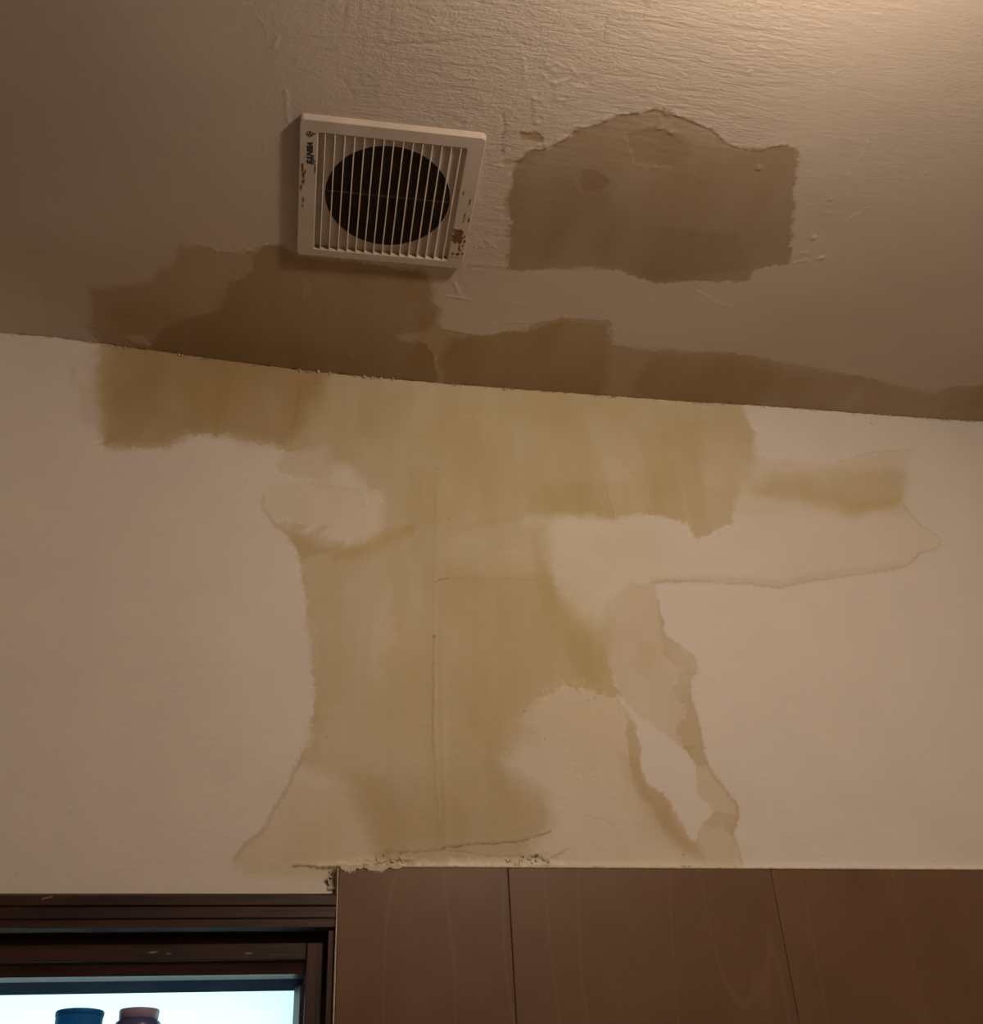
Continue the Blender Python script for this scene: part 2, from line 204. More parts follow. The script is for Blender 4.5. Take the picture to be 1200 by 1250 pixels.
CEILING_STAINS = [
    ('patch',(0.65,0.57,0.455),1.4,7.0,0.25,-0.12,[(231.9,-387.6),(245.0,-406.9),(258.7,-410.1),(278.7,-426.6),(285.1,-438.7),(318.2,-456.9),(325.0,-466.5),(351.5,-472.8),(368.0,-480.7),(398.3,-475.7),(419.6,-470.3),(441.1,-464.9),(454.4,-455.8),(467.1,-448.7),(483.3,-445.5),(508.4,-445.8),(519.9,-454.5),(533.7,-457.7),(550.8,-453.5),(561.2,-423.3),(580.0,-376.6),(603.6,-313.5),(612.3,-283.7),(590.5,-276.2),(571.8,-266.3),(570.0,-248.4),(536.9,-239.2),(493.2,-234.5),(450.5,-226.9),(420.6,-233.0),(390.8,-240.3),(358.0,-239.9),(326.9,-234.0),(296.5,-225.3),(259.9,-220.1),(250.9,-227.4),(246.1,-261.4),(240.1,-300.5),(229.9,-330.8),(230.8,-355.5),(225.3,-372.6)]),
    ('patch_left_dark',(0.9,0.87,0.82),9.0,6.0,0.3,0,[(232.7,-355.8),(278.9,-386.6),(345.6,-360.5),(387.9,-322.3),(452.7,-318.6),(526.8,-322.8),(571.8,-266.3),(448.2,-234.0),(356.2,-246.8),(258.1,-228.4)]),
    ('patch_tear',(0.9,0.86,0.8),1.5,3.0,0.2,-0.5,[(306.9,-384.9),(325.3,-390.1),(344.5,-375.0),(339.8,-363.3),(321.6,-355.6),(310.4,-363.8)]),
    ('patch_tear_b',(0.92,0.89,0.84),3.0,4.0,0.2,-0.3,[(346.4,-442.6),(375.4,-458.1),(408.5,-446.5),(427.3,-426.6),(416.9,-407.4),(367.4,-405.8)]),
    ('patch_top_pale',(1.14,1.16,1.22),5.0,5.0,0.3,0.2,[(369.3,-476.6),(399.1,-473.7),(441.9,-462.8),(467.9,-446.5),(438.4,-445.4),(411.3,-452.5),(385.6,-456.3)]),
    ('nick',(0.72,0.63,0.48),1.5,3.0,0.2,-0.8,[(221.3,-428.9),(244.5,-430.3),(254.2,-425.1),(252.5,-415.9),(233.2,-417.4)]),
    ('nick_b',(0.75,0.67,0.53),1.5,3.0,0.2,-0.8,[(214.8,-386.2),(231.6,-388.8),(237.4,-397.7),(236.1,-386.0),(219.7,-381.1)]),
    ('damp',(0.81,0.725,0.565),3.5,8.0,0.3,-0.3,[(-272.4,-107.6),(-253.8,-111.2),(-217.1,-125.9),(-191.1,-136.6),(-184.8,-156.7),(-164.0,-174.3),(-156.4,-209.5),(-147.0,-201.5),(-133.1,-208.9),(-111.8,-198.6),(-74.2,-206.8),(-56.4,-213.4),(-34.8,-223.3),(-12.5,-213.0),(26.0,-210.4),(108.8,-205.6),(150.8,-204.6),(163.9,-186.9),(166.8,-152.0),(179.1,-142.2),(184.3,-107.8),(221.0,-103.3),(238.7,-99.3),(270.2,-113.7),(298.1,-117.1),(306.0,-133.2),(347.7,-150.3),(411.2,-149.3),(425.0,-108.8),(489.6,-105.3),(550.1,-106.8),(610.8,-110.1),(664.4,-102.0),(745.3,-93.2),(829.9,-81.3),(889.9,-69.3),(949.9,-60.3),(973.4,-78.8),(1029.9,-88.6),(1087.8,2.3),(875.7,7.8),(659.0,11.4),(488.9,11.2),(307.3,10.9),(115.9,10.6),(-106.8,10.3),(-268.6,10.2),(-274.6,-14.9),(-281.5,-29.6),(-272.5,-63.1)]),
    ('damp_core',(0.8,0.745,0.65),2.2,6.0,0.2,-0.3,[(-156.7,-71.3),(-121.3,-86.2),(-105.2,-104.4),(-96.4,-149.7),(-74.0,-163.0),(-66.0,-178.0),(-67.1,-195.6),(-54.5,-217.7),(-29.8,-222.6),(-12.4,-210.3),(46.6,-207.9),(150.8,-204.6),(161.8,-179.6),(162.9,-148.7),(176.3,-131.8),(165.2,-100.8),(124.1,-91.0),(134.5,-78.5),(166.1,-77.9),(179.9,-60.5),(198.8,12.4),(115.9,10.6),(-106.8,10.3),(-195.6,11.7),(-204.7,-16.4),(-175.7,-51.6)]),
    ('damp_edge_left',(0.9,0.865,0.8),9.0,6.0,0.3,0,[(-257.3,-79.0),(-214.3,-98.8),(-178.5,-95.0),(-153.1,-79.9),(-181.5,-42.3),(-214.6,-27.4),(-256.3,-37.9)]),
    ('damp_mid',(0.84,0.775,0.655),6.0,6.0,0.3,0,[(198.3,-89.9),(308.3,-122.9),(349.1,-144.5),(408.4,-142.8),(430.6,-76.6),(443.7,8.7),(306.9,9.1),(209.7,5.6),(192.0,-48.8)]),
    ('damp_right',(0.89,0.84,0.75),9.0,6.0,0.3,0,[(493.8,-92.5),(551.9,-101.9),(616.1,-96.7),(700.1,-78.8),(762.2,-57.4),(810.2,15.5),(659.0,11.4),(513.8,8.9),(476.6,-29.0)]),
    ('damp_far_right',(0.93,0.9,0.84),8.0,6.0,0.3,0,[(980.3,-67.5),(1036.1,-78.9),(1073.2,-21.0),(985.2,-23.8)]),
    ('pale_lick',(1.3,1.33,1.45),2.0,3.0,0.3,0.4,[(-236.7,-19.5),(-212.3,-29.5),(-201.3,-18.8),(-197.6,-8.0),(-221.2,-11.3)]),
    ('pale_mark',(1.12,1.13,1.18),3.0,4.0,0.3,0.2,[(-3.1,-163.8),(4.7,-171.8),(5.1,-144.1),(-1.0,-140.5)]),
    ('pale_mark_b',(1.08,1.09,1.12),4.0,6.0,0.3,0.2,[(64.0,-55.7),(75.8,-49.3),(73.4,-37.2),(61.6,-43.8)]),
    ('fan_shadow_paint',(0.97,0.96,0.94),4.0,4.0,0.2,0,[(150.8,-204.6),(194.1,-212.1),(180.0,-150.9),(169.3,-149.5)]),  # cast shadow at the fan corner, painted into the ceiling colour
]
CEILING_LINES = [
    ((0.8,0.76,0.7),1.3,3.0,-0.7,[(65.3,-512.0),(90.2,-516.8),(127.5,-524.6),(139.7,-528.5)]),
    ((0.9,0.88,0.85),1.2,3.0,-0.4,[(139.7,-528.5),(172.5,-537.4),(193.6,-539.8),(208.1,-532.7),(229.7,-534.3)]),
    ((0.78,0.73,0.66),1.2,3.0,-0.8,[(202.5,-447.6),(206.6,-432.1),(207.9,-415.8),(212.3,-393.9)]),
    ((0.85,0.8,0.74),1.0,2.0,-0.5,[(315.8,-601.1),(321.0,-593.1),(320.9,-582.2)]),
    ((0.85,0.8,0.74),1.0,2.0,-0.5,[(287.9,-551.1),(285.8,-564.7),(283.8,-578.1)]),
    ((0.85,0.8,0.74),1.0,2.0,-0.5,[(27.0,-463.5),(34.8,-452.7),(39.1,-443.1)]),
    ((0.8,0.75,0.68),1.4,3.0,-0.6,[(106.3,-199.8),(114.8,-198.2),(125.3,-198.3),(130.0,-203.1)]),
    ((0.88,0.84,0.78),1.2,3.0,-0.4,[(228.0,-474.6),(233.6,-457.7),(236.2,-442.1)]),
]
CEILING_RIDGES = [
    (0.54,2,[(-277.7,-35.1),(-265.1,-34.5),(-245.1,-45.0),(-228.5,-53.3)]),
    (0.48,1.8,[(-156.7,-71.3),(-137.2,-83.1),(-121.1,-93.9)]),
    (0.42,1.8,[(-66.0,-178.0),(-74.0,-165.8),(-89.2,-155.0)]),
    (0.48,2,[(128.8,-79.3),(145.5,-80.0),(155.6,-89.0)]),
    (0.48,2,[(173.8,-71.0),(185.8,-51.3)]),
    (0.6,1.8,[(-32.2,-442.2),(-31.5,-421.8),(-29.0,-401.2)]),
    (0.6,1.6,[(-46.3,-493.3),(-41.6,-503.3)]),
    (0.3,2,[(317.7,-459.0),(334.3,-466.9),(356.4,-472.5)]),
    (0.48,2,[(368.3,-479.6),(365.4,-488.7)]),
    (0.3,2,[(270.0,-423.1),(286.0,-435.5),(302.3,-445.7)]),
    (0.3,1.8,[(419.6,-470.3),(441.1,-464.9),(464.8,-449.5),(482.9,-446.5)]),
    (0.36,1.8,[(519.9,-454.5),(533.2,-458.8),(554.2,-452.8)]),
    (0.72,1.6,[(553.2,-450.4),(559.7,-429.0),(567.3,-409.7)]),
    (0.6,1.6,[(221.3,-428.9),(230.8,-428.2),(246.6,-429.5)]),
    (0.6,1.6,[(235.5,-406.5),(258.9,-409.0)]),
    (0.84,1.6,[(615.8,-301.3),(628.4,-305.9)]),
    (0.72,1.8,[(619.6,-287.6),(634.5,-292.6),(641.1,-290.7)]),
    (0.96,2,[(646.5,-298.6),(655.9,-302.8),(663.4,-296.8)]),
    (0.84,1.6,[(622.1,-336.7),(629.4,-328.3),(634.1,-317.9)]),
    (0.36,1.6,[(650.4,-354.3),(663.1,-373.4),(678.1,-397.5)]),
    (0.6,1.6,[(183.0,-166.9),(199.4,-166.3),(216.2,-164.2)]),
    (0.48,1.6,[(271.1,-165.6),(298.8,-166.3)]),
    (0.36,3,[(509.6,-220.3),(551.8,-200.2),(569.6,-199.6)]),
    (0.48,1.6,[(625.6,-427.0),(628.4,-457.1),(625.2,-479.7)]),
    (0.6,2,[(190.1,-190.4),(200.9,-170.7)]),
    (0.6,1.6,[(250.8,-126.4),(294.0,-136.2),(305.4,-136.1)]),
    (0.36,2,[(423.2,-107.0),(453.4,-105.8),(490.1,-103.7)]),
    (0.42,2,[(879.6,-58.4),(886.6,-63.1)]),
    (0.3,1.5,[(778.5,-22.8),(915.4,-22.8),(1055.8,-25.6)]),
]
CEILING_BUMPS = [
    ((249.9,-494.4),2.75,0.96),
    ((245.7,-507.7),2.2,0.72),
    ((454.8,-540.6),2.42,0.96),
    ((620.4,-391.5),2.2,0.96),
    ((626.1,-330.5),2.75,1.08),
    ((517.3,-576.0),1.76,0.48),
    ((414.2,-600.8),1.76,0.48),
    ((551.5,-557.8),1.76,0.48),
    ((719.0,-445.9),1.76,0.54),
    ((241.6,-442.9),2.42,0.84),
    ((246.9,-452.3),2.42,0.72),
    ((178.0,-460.6),2.2,0.72),
    ((164.6,-433.2),2.75,0.96),
    ((123.2,-416.0),1.76,0.6),
    ((215.4,-199.6),1.76,0.72),
    ((513.7,-423.3),2.75,1.08),
    ((515.6,-421.2),2.42,0.96),
    ((451.9,-394.8),2.2,0.6),
    ((535.6,-317.3),1.54,0.48),
    ((470.5,-124.0),2.2,0.6),
    ((452.8,-58.7),1.76,0.48),
    ((118.6,-18.2),2.75,0.84),
    ((308.3,-41.9),2.42,0.72),
    ((692.4,-17.5),2.2,-0.6),
    ((443.1,-399.5),2.2,0.72),
    ((629.2,-370.9),1.76,0.6),
    ((630.2,-301.9),2.42,0.96),
    ((651.9,-299.4),3.3,0.96),
    ((298.8,-1.1),2.75,0.96),
    ((221.4,-3.1),2.75,0.84),
    ((987.5,-7.6),2.64,0.84),
    ((1003.5,-4.8),2.2,0.84),
]

# ------------------------------------------------------------------ small helpers
def link(o, parent=None):
    COL.objects.link(o)
    if parent is not None:
        o.parent = parent
    return o

def tag(o, label, cat, group=None):
    o['label'] = label
    o['category'] = cat
    if group:
        o['group'] = group
    return o

def mesh_obj(name, bm, mat, parent=None, smooth=False, loc=None):
    me = bpy.data.meshes.new(name)
    bm.normal_update()
    bm.to_mesh(me)
    bm.free()
    me.materials.append(mat)
    if smooth:
        for p in me.polygons:
            p.use_smooth = True
    o = bpy.data.objects.new(name, me)
    if loc:
        o.location = loc
    return link(o, parent)

def box(bm, x0, x1, y0, y1, z0, z1, bevel=0.0, seg=2):
    r = bmesh.ops.create_cube(bm, size=1.0)
    vs = r['verts']
    for v in vs:
        v.co = Vector(((x0 + x1) / 2 + v.co.x * (x1 - x0), (y0 + y1) / 2 + v.co.y * (y1 - y0), (z0 + z1) / 2 + v.co.z * (z1 - z0)))
    if bevel > 0:
        es = list({e for v in vs for e in v.link_edges})
        bmesh.ops.bevel(bm, geom=es, offset=bevel, segments=seg, affect='EDGES', profile=0.5)

def lathe(bm, prof, n=40, cx=0, cy=0, close=True):
    rings = []
    for r, z in prof:
        rings.append([bm.verts.new((cx + r * math.cos(2 * math.pi * k / n), cy + r * math.sin(2 * math.pi * k / n), z)) for k in range(n)])
    for a, b in zip(rings, rings[1:]):
        for k in range(n):
            bm.faces.new((a[k], a[(k + 1) % n], b[(k + 1) % n], b[k]))
    if close:
        bm.faces.new(rings[0][::-1])
        bm.faces.new(rings[-1])

def extrude_profile_x(bm, prof, x0, x1):
    """closed (y, z) profile swept from x0 to x1"""
    a = [bm.verts.new((x0, y, z)) for y, z in prof]
    b = [bm.verts.new((x1, y, z)) for y, z in prof]
    n = len(prof)
    for k in range(n):
        bm.faces.new((a[k], a[(k + 1) % n], b[(k + 1) % n], b[k]))
    bm.faces.new(a[::-1]); bm.faces.new(b)
    bmesh.ops.recalc_face_normals(bm, faces=bm.faces[:])

def extrude_profile_z(bm, prof, z0, z1):
    a = [bm.verts.new((x, y, z0)) for x, y in prof]
    b = [bm.verts.new((x, y, z1)) for x, y in prof]
    n = len(prof)
    for k in range(n):
        bm.faces.new((a[k], a[(k + 1) % n], b[(k + 1) % n], b[k]))
    bm.faces.new(a[::-1]); bm.faces.new(b)
    bmesh.ops.recalc_face_normals(bm, faces=bm.faces[:])

# ------------------------------------------------------------------ materials
def new_mat(name):
    m = bpy.data.materials.new(name)
    m.use_nodes = True
    nt = m.node_tree
    return m, nt, nt.nodes['Principled BSDF']

def add(nt, kind, **kw):
    n = nt.nodes.new(kind)
    for k, v in kw.items():
        if k in n.inputs:
            n.inputs[k].default_value = v
        else:
            setattr(n, k, v)
    return n

def noise_mat(name, c0, c1, scale=30, rough=0.6, bump=0.0, bscale=None, metallic=0.0, spec=0.5, stretch=(1, 1, 1), detail=4):
    m, nt, b = new_mat(name)
    tc = add(nt, 'ShaderNodeTexCoord')
    mp = add(nt, 'ShaderNodeMapping'); mp.inputs['Scale'].default_value = stretch
    nt.links.new(tc.outputs['Object'], mp.inputs['Vector'])
    nz = add(nt, 'ShaderNodeTexNoise', Scale=scale, Detail=detail)
    nt.links.new(mp.outputs['Vector'], nz.inputs['Vector'])
    cr = add(nt, 'ShaderNodeValToRGB')
    cr.color_ramp.elements[0].position = 0.35; cr.color_ramp.elements[1].position = 0.68
    cr.color_ramp.elements[0].color = (*c0, 1); cr.color_ramp.elements[1].color = (*c1, 1)
    nt.links.new(nz.outputs['Fac'], cr.inputs['Fac'])
    nt.links.new(cr.outputs['Color'], b.inputs['Base Color'])
    b.inputs['Roughness'].default_value = rough
    b.inputs['Metallic'].default_value = metallic
    b.inputs['Specular IOR Level'].default_value = spec
    if bump:
        n2 = add(nt, 'ShaderNodeTexNoise', Scale=bscale or scale, Detail=5)
        nt.links.new(mp.outputs['Vector'], n2.inputs['Vector'])
        bp = add(nt, 'ShaderNodeBump', Strength=bump, Distance=0.001)
        nt.links.new(n2.outputs['Fac'], bp.inputs['Height'])
        nt.links.new(bp.outputs['Normal'], b.inputs['Normal'])
    return m

def plaster_mat(name, bump=0.25, stretch=(1, 1, 1)):
    """painted plaster: stain colours live in the mesh attribute, grain and fine relief here"""
    m, nt, b = new_mat(name)
    at = add(nt, 'ShaderNodeAttribute', attribute_name='stain')
    tc = add(nt, 'ShaderNodeTexCoord')
    mp = add(nt, 'ShaderNodeMapping'); mp.inputs['Scale'].default_value = stretch
    nt.links.new(tc.outputs['Object'], mp.inputs['Vector'])
    n1 = add(nt, 'ShaderNodeTexNoise', Scale=14, Detail=6, Roughness=0.6)
    n2 = add(nt, 'ShaderNodeTexNoise', Scale=420, Detail=3)
    nt.links.new(mp.outputs['Vector'], n1.inputs['Vector']); nt.links.new(mp.outputs['Vector'], n2.inputs['Vector'])
    mr = add(nt, 'ShaderNodeMapRange'); mr.inputs['From Min'].default_value = 0.3; mr.inputs['From Max'].default_value = 0.7
    mr.inputs['To Min'].default_value = 0.965; mr.inputs['To Max'].default_value = 1.02
    nt.links.new(n1.outputs['Fac'], mr.inputs['Value'])
    mx = add(nt, 'ShaderNodeVectorMath', operation='SCALE')
    nt.links.new(at.outputs['Color'], mx.inputs[0]); nt.links.new(mr.outputs['Result'], mx.inputs['Scale'])
    nt.links.new(mx.outputs['Vector'], b.inputs['Base Color'])
    b.inputs['Roughness'].default_value = 0.62
    b.inputs['Specular IOR Level'].default_value = 0.25
    bp = add(nt, 'ShaderNodeBump', Strength=bump, Distance=0.0006)
    nt.links.new(n2.outputs['Fac'], bp.inputs['Height'])
    ra = add(nt, 'ShaderNodeAttribute', attribute_name='brushed')
    m2 = add(nt, 'ShaderNodeMapping'); m2.inputs['Scale'].default_value = (0.13, 1, 1)
    nt.links.new(tc.outputs['Object'], m2.inputs['Vector'])
    n3 = add(nt, 'ShaderNodeTexNoise', Scale=330, Detail=4, Roughness=0.65); nt.links.new(m2.outputs['Vector'], n3.inputs['Vector'])
    n4 = add(nt, 'ShaderNodeTexNoise', Scale=300, Detail=4, Roughness=0.7); nt.links.new(tc.outputs['Object'], n4.inputs['Vector'])
    sm = add(nt, 'ShaderNodeMath', operation='ADD'); nt.links.new(n3.outputs['Fac'], sm.inputs[0]); nt.links.new(n4.outputs['Fac'], sm.inputs[1])
    pr = add(nt, 'ShaderNodeMath', operation='MULTIPLY'); nt.links.new(sm.outputs[0], pr.inputs[0]); nt.links.new(ra.outputs['Fac'], pr.inputs[1])
    b2 = add(nt, 'ShaderNodeBump', Strength=1.0, Distance=0.0015)
    nt.links.new(pr.outputs[0], b2.inputs['Height']); nt.links.new(bp.outputs['Normal'], b2.inputs['Normal'])
    nt.links.new(b2.outputs['Normal'], b.inputs['Normal'])
    return m

M_WALL = plaster_mat('stained_wall_paint', 0.18)
M_CEIL = plaster_mat('stained_ceiling_paint', 0.30, (0.5, 1, 1))
M_PAINT = noise_mat('plain_paint', (0.58, 0.51, 0.42), (0.63, 0.56, 0.46), 6, 0.7, 0.2, 300, spec=0.25)
M_CHIP = noise_mat('plaster_crumb', (0.62, 0.55, 0.43), (0.74, 0.67, 0.55), 120, 0.9, 0.5, 500, spec=0.1)
M_FLOOR = noise_mat('floor_tile', (0.13, 0.075, 0.045), (0.17, 0.10, 0.06), 5, 0.4)
M_GROUT = noise_mat('pale_grout', (0.52, 0.46, 0.38), (0.66, 0.60, 0.50), 160, 0.9, 0.4, 600, spec=0.1)
M_COVER = noise_mat('aged_white_plastic', (0.44, 0.375, 0.32), (0.50, 0.43, 0.37), 25, 0.42, 0.05, 200)
M_DARK = noise_mat('sooty_duct', (0.05, 0.04, 0.032), (0.09, 0.072, 0.058), 60, 0.8)
M_MESH = noise_mat('dusty_screen', (0.045, 0.032, 0.023), (0.075, 0.055, 0.04), 90, 0.9, spec=0.1)
M_INK = noise_mat('black_ink', (0.006, 0.006, 0.007), (0.012, 0.012, 0.013), 50, 0.5)
M_GRIME = noise_mat('brown_grime', (0.13, 0.065, 0.028), (0.20, 0.11, 0.05), 200, 0.9, spec=0.1)
M_WOOD = noise_mat('dark_mahogany', (0.022, 0.009, 0.008), (0.058, 0.022, 0.017), 9, 0.42, 0.25, 40, stretch=(1, 8, 12))
M_WOODV = noise_mat('dark_mahogany_upright', (0.022, 0.009, 0.008), (0.058, 0.022, 0.017), 9, 0.42, 0.25, 40, stretch=(12, 8, 1))
M_SCRAPE = noise_mat('bare_scraped_wood', (0.24, 0.15, 0.11), (0.36, 0.26, 0.19), 90, 0.85)
M_BEAD = noise_mat('blue_lit_rail', (0.014, 0.020, 0.038), (0.022, 0.03, 0.055), 30, 0.8, spec=0.1)  # bluish window light on the dark rail painted into its colour
M_BOTTLE = noise_mat('navy_plastic', (0.05, 0.056, 0.17), (0.07, 0.078, 0.21), 12, 0.3)
M_CAP = noise_mat('mauve_cap', (0.28, 0.22, 0.36), (0.34, 0.27, 0.42), 12, 0.4)

def tile_mat():
    m, nt, b = new_mat('brown_ceramic')
    tc = add(nt, 'ShaderNodeTexCoord')
    oi = add(nt, 'ShaderNodeObjectInfo')
    ad = add(nt, 'ShaderNodeVectorMath', operation='ADD')
    sc = add(nt, 'ShaderNodeVectorMath', operation='SCALE')
    cb = add(nt, 'ShaderNodeCombineXYZ')
    nt.links.new(oi.outputs['Random'], cb.inputs['X']); nt.links.new(oi.outputs['Random'], cb.inputs['Z'])
    nt.links.new(cb.outputs['Vector'], sc.inputs[0]); sc.inputs['Scale'].default_value = 9.0
    nt.links.new(tc.outputs['Object'], ad.inputs[0]); nt.links.new(sc.outputs['Vector'], ad.inputs[1])
    nz = add(nt, 'ShaderNodeTexNoise', Scale=7, Detail=6, Roughness=0.6, Distortion=0.4)
    nt.links.new(ad.outputs['Vector'], nz.inputs['Vector'])
    cr = add(nt, 'ShaderNodeValToRGB')
    cr.color_ramp.elements[0].position = 0.3; cr.color_ramp.elements[1].position = 0.7
    cr.color_ramp.elements[0].color = (0.142, 0.076, 0.040, 1); cr.color_ramp.elements[1].color = (0.185, 0.103, 0.055, 1)
    nt.links.new(nz.outputs['Fac'], cr.inputs['Fac'])
    mp = add(nt, 'ShaderNodeMapping'); mp.inputs['Rotation'].default_value = (0, math.radians(17), 0); mp.inputs['Scale'].default_value = (1, 1, 0.12)
    nt.links.new(ad.outputs['Vector'], mp.inputs['Vector'])
    n2 = add(nt, 'ShaderNodeTexNoise', Scale=9, Detail=2, Roughness=0.4)
    nt.links.new(mp.outputs['Vector'], n2.inputs['Vector'])
    vr = add(nt, 'ShaderNodeValToRGB')
    e = vr.color_ramp.elements
    e[0].position = 0.492; e[0].color = (0, 0, 0, 1); e[1].position = 0.508; e[1].color = (0, 0, 0, 1)
    k = e.new(0.5); k.color = (0.3, 0.3, 0.3, 1)
    nt.links.new(n2.outputs['Fac'], vr.inputs['Fac'])
    mx = add(nt, 'ShaderNodeMixRGB'); mx.inputs['Color2'].default_value = (0.24, 0.15, 0.095, 1)
    nt.links.new(vr.outputs['Color'], mx.inputs['Fac']); nt.links.new(cr.outputs['Color'], mx.inputs['Color1'])
    nt.links.new(mx.outputs['Color'], b.inputs['Base Color'])
    b.inputs['Roughness'].default_value = 0.42
    b.inputs['Specular IOR Level'].default_value = 0.35
    return m
M_TILE = tile_mat()

def frosted_mat():
    m, nt, b = new_mat('frosted_glass')
    nt.nodes.remove(b)
    out = nt.nodes['Material Output']
    tl = add(nt, 'ShaderNodeBsdfTranslucent', Color=(0.86, 0.97, 0.87, 1))
    gl = add(nt, 'ShaderNodeBsdfGlossy', Roughness=0.35)
    gl.inputs['Color'].default_value = (0.8, 0.85, 0.85, 1)
    tc = add(nt, 'ShaderNodeTexCoord')
    nz = add(nt, 'ShaderNodeTexNoise', Scale=260, Detail=2)
    nt.links.new(tc.outputs['Object'], nz.inputs['Vector'])
    bp = add(nt, 'ShaderNodeBump', Strength=0.15, Distance=0.0005)
    nt.links.new(nz.outputs['Fac'], bp.inputs['Height'])
    nt.links.new(bp.outputs['Normal'], tl.inputs['Normal']); nt.links.new(bp.outputs['Normal'], gl.inputs['Normal'])
    mx = add(nt, 'ShaderNodeMixShader', Fac=0.06)
    nt.links.new(tl.outputs[0], mx.inputs[1]); nt.links.new(gl.outputs[0], mx.inputs[2])
    nt.links.new(mx.outputs[0], out.inputs['Surface'])
    return m
M_FROST = frosted_mat()

def cup_mat():
    m, nt, b = new_mat('blue_translucent_plastic')
    tc = add(nt, 'ShaderNodeTexCoord')
    nz = add(nt, 'ShaderNodeTexNoise', Scale=30, Detail=2)
    nt.links.new(tc.outputs['Object'], nz.inputs['Vector'])
    cr = add(nt, 'ShaderNodeValToRGB')
    cr.color_ramp.elements[0].color = (0.03, 0.34, 0.62, 1); cr.color_ramp.elements[1].color = (0.05, 0.44, 0.74, 1)
    nt.links.new(nz.outputs['Fac'], cr.inputs['Fac'])
    nt.links.new(cr.outputs['Color'], b.inputs['Base Color'])
    b.inputs['Roughness'].default_value = 0.3
    tl = add(nt, 'ShaderNodeBsdfTranslucent')
    nt.links.new(cr.outputs['Color'], tl.inputs['Color'])
    mx = add(nt, 'ShaderNodeMixShader', Fac=0.75)
    out = nt.nodes['Material Output']
    nt.links.new(b.outputs[0], mx.inputs[1]); nt.links.new(tl.outputs[0], mx.inputs[2])
    nt.links.new(mx.outputs[0], out.inputs['Surface'])
    return m
M_CUP = cup_mat()

def bulb_mat():
    m, nt, b = new_mat('lit_bulb')
    b.inputs['Base Color'].default_value = (0.9, 0.85, 0.75, 1)
    b.inputs['Emission Color'].default_value = (*LAMP_COLOR, 1)
    b.inputs['Emission Strength'].default_value = LAMP_STRENGTH
    return m
M_BULB = bulb_mat()

# ------------------------------------------------------------------ numpy noise and distance fields (metres in, metres out)
class VNoise:
    def __init__(self, seed):
        self.t = np.random.RandomState(seed).rand(256, 256).astype(np.float32)
    def __call__(self, x, y):
        xi = np.floor(x).astype(np.int64); yi = np.floor(y).astype(np.int64)
        fx = (x - xi).astype(np.float32); fy = (y - yi).astype(np.float32)
        fx = fx * fx * (3 - 2 * fx); fy = fy * fy * (3 - 2 * fy)
        x0 = xi & 255; x1 = (xi + 1) & 255; y0 = yi & 255; y1 = (yi + 1) & 255
        t = self.t
        a = t[x0, y0] * (1 - fx) + t[x1, y0] * fx
        b = t[x0, y1] * (1 - fx) + t[x1, y1] * fx
        return (a * (1 - fy) + b * fy) * 2 - 1

def fbm(seed, x, y, freq, octv=4, gain=0.5):
    s = 0; a = 1.0; tot = 0
    for k in range(octv):
        s = s + a * VNoise(seed + 17 * k)(x * freq + 11.3 * k, y * freq + 5.7 * k)
        tot += a; a *= gain; freq *= 2.03
    return s / tot

def sstep(a, b, x):
    t = np.clip((x - a) / (b - a), 0, 1)
    return t * t * (3 - 2 * t)

def seg_dist2(px, py, a, b):
    dx, dy = b[0] - a[0], b[1] - a[1]
    L = dx * dx + dy * dy + 1e-12
    t = np.clip(((px - a[0]) * dx + (py - a[1]) * dy) / L, 0, 1)
    return (px - a[0] - t * dx) ** 2 + (py - a[1] - t * dy) ** 2

def poly_sd(px, py, pts):
    """signed distance, positive inside"""
    d = np.full(px.shape, 1e9, np.float32); inside = np.zeros(px.shape, bool)
    n = len(pts)
    for i in range(n):
        a, b = pts[i], pts[(i + 1) % n]
        d = np.minimum(d, seg_dist2(px, py, a, b))
        if a[1] != b[1]:
            c = ((a[1] > py) != (b[1] > py)) & (px < (b[0] - a[0]) * (py - a[1]) / (b[1] - a[1]) + a[0])
            inside ^= c
    d = np.sqrt(d)
    return np.where(inside, d, -d)

def line_d(px, py, pts):
    d = np.full(px.shape, 1e9, np.float32)
    for a, b in zip(pts, pts[1:]):
        d = np.minimum(d, seg_dist2(px, py, a, b))
    return np.sqrt(d)

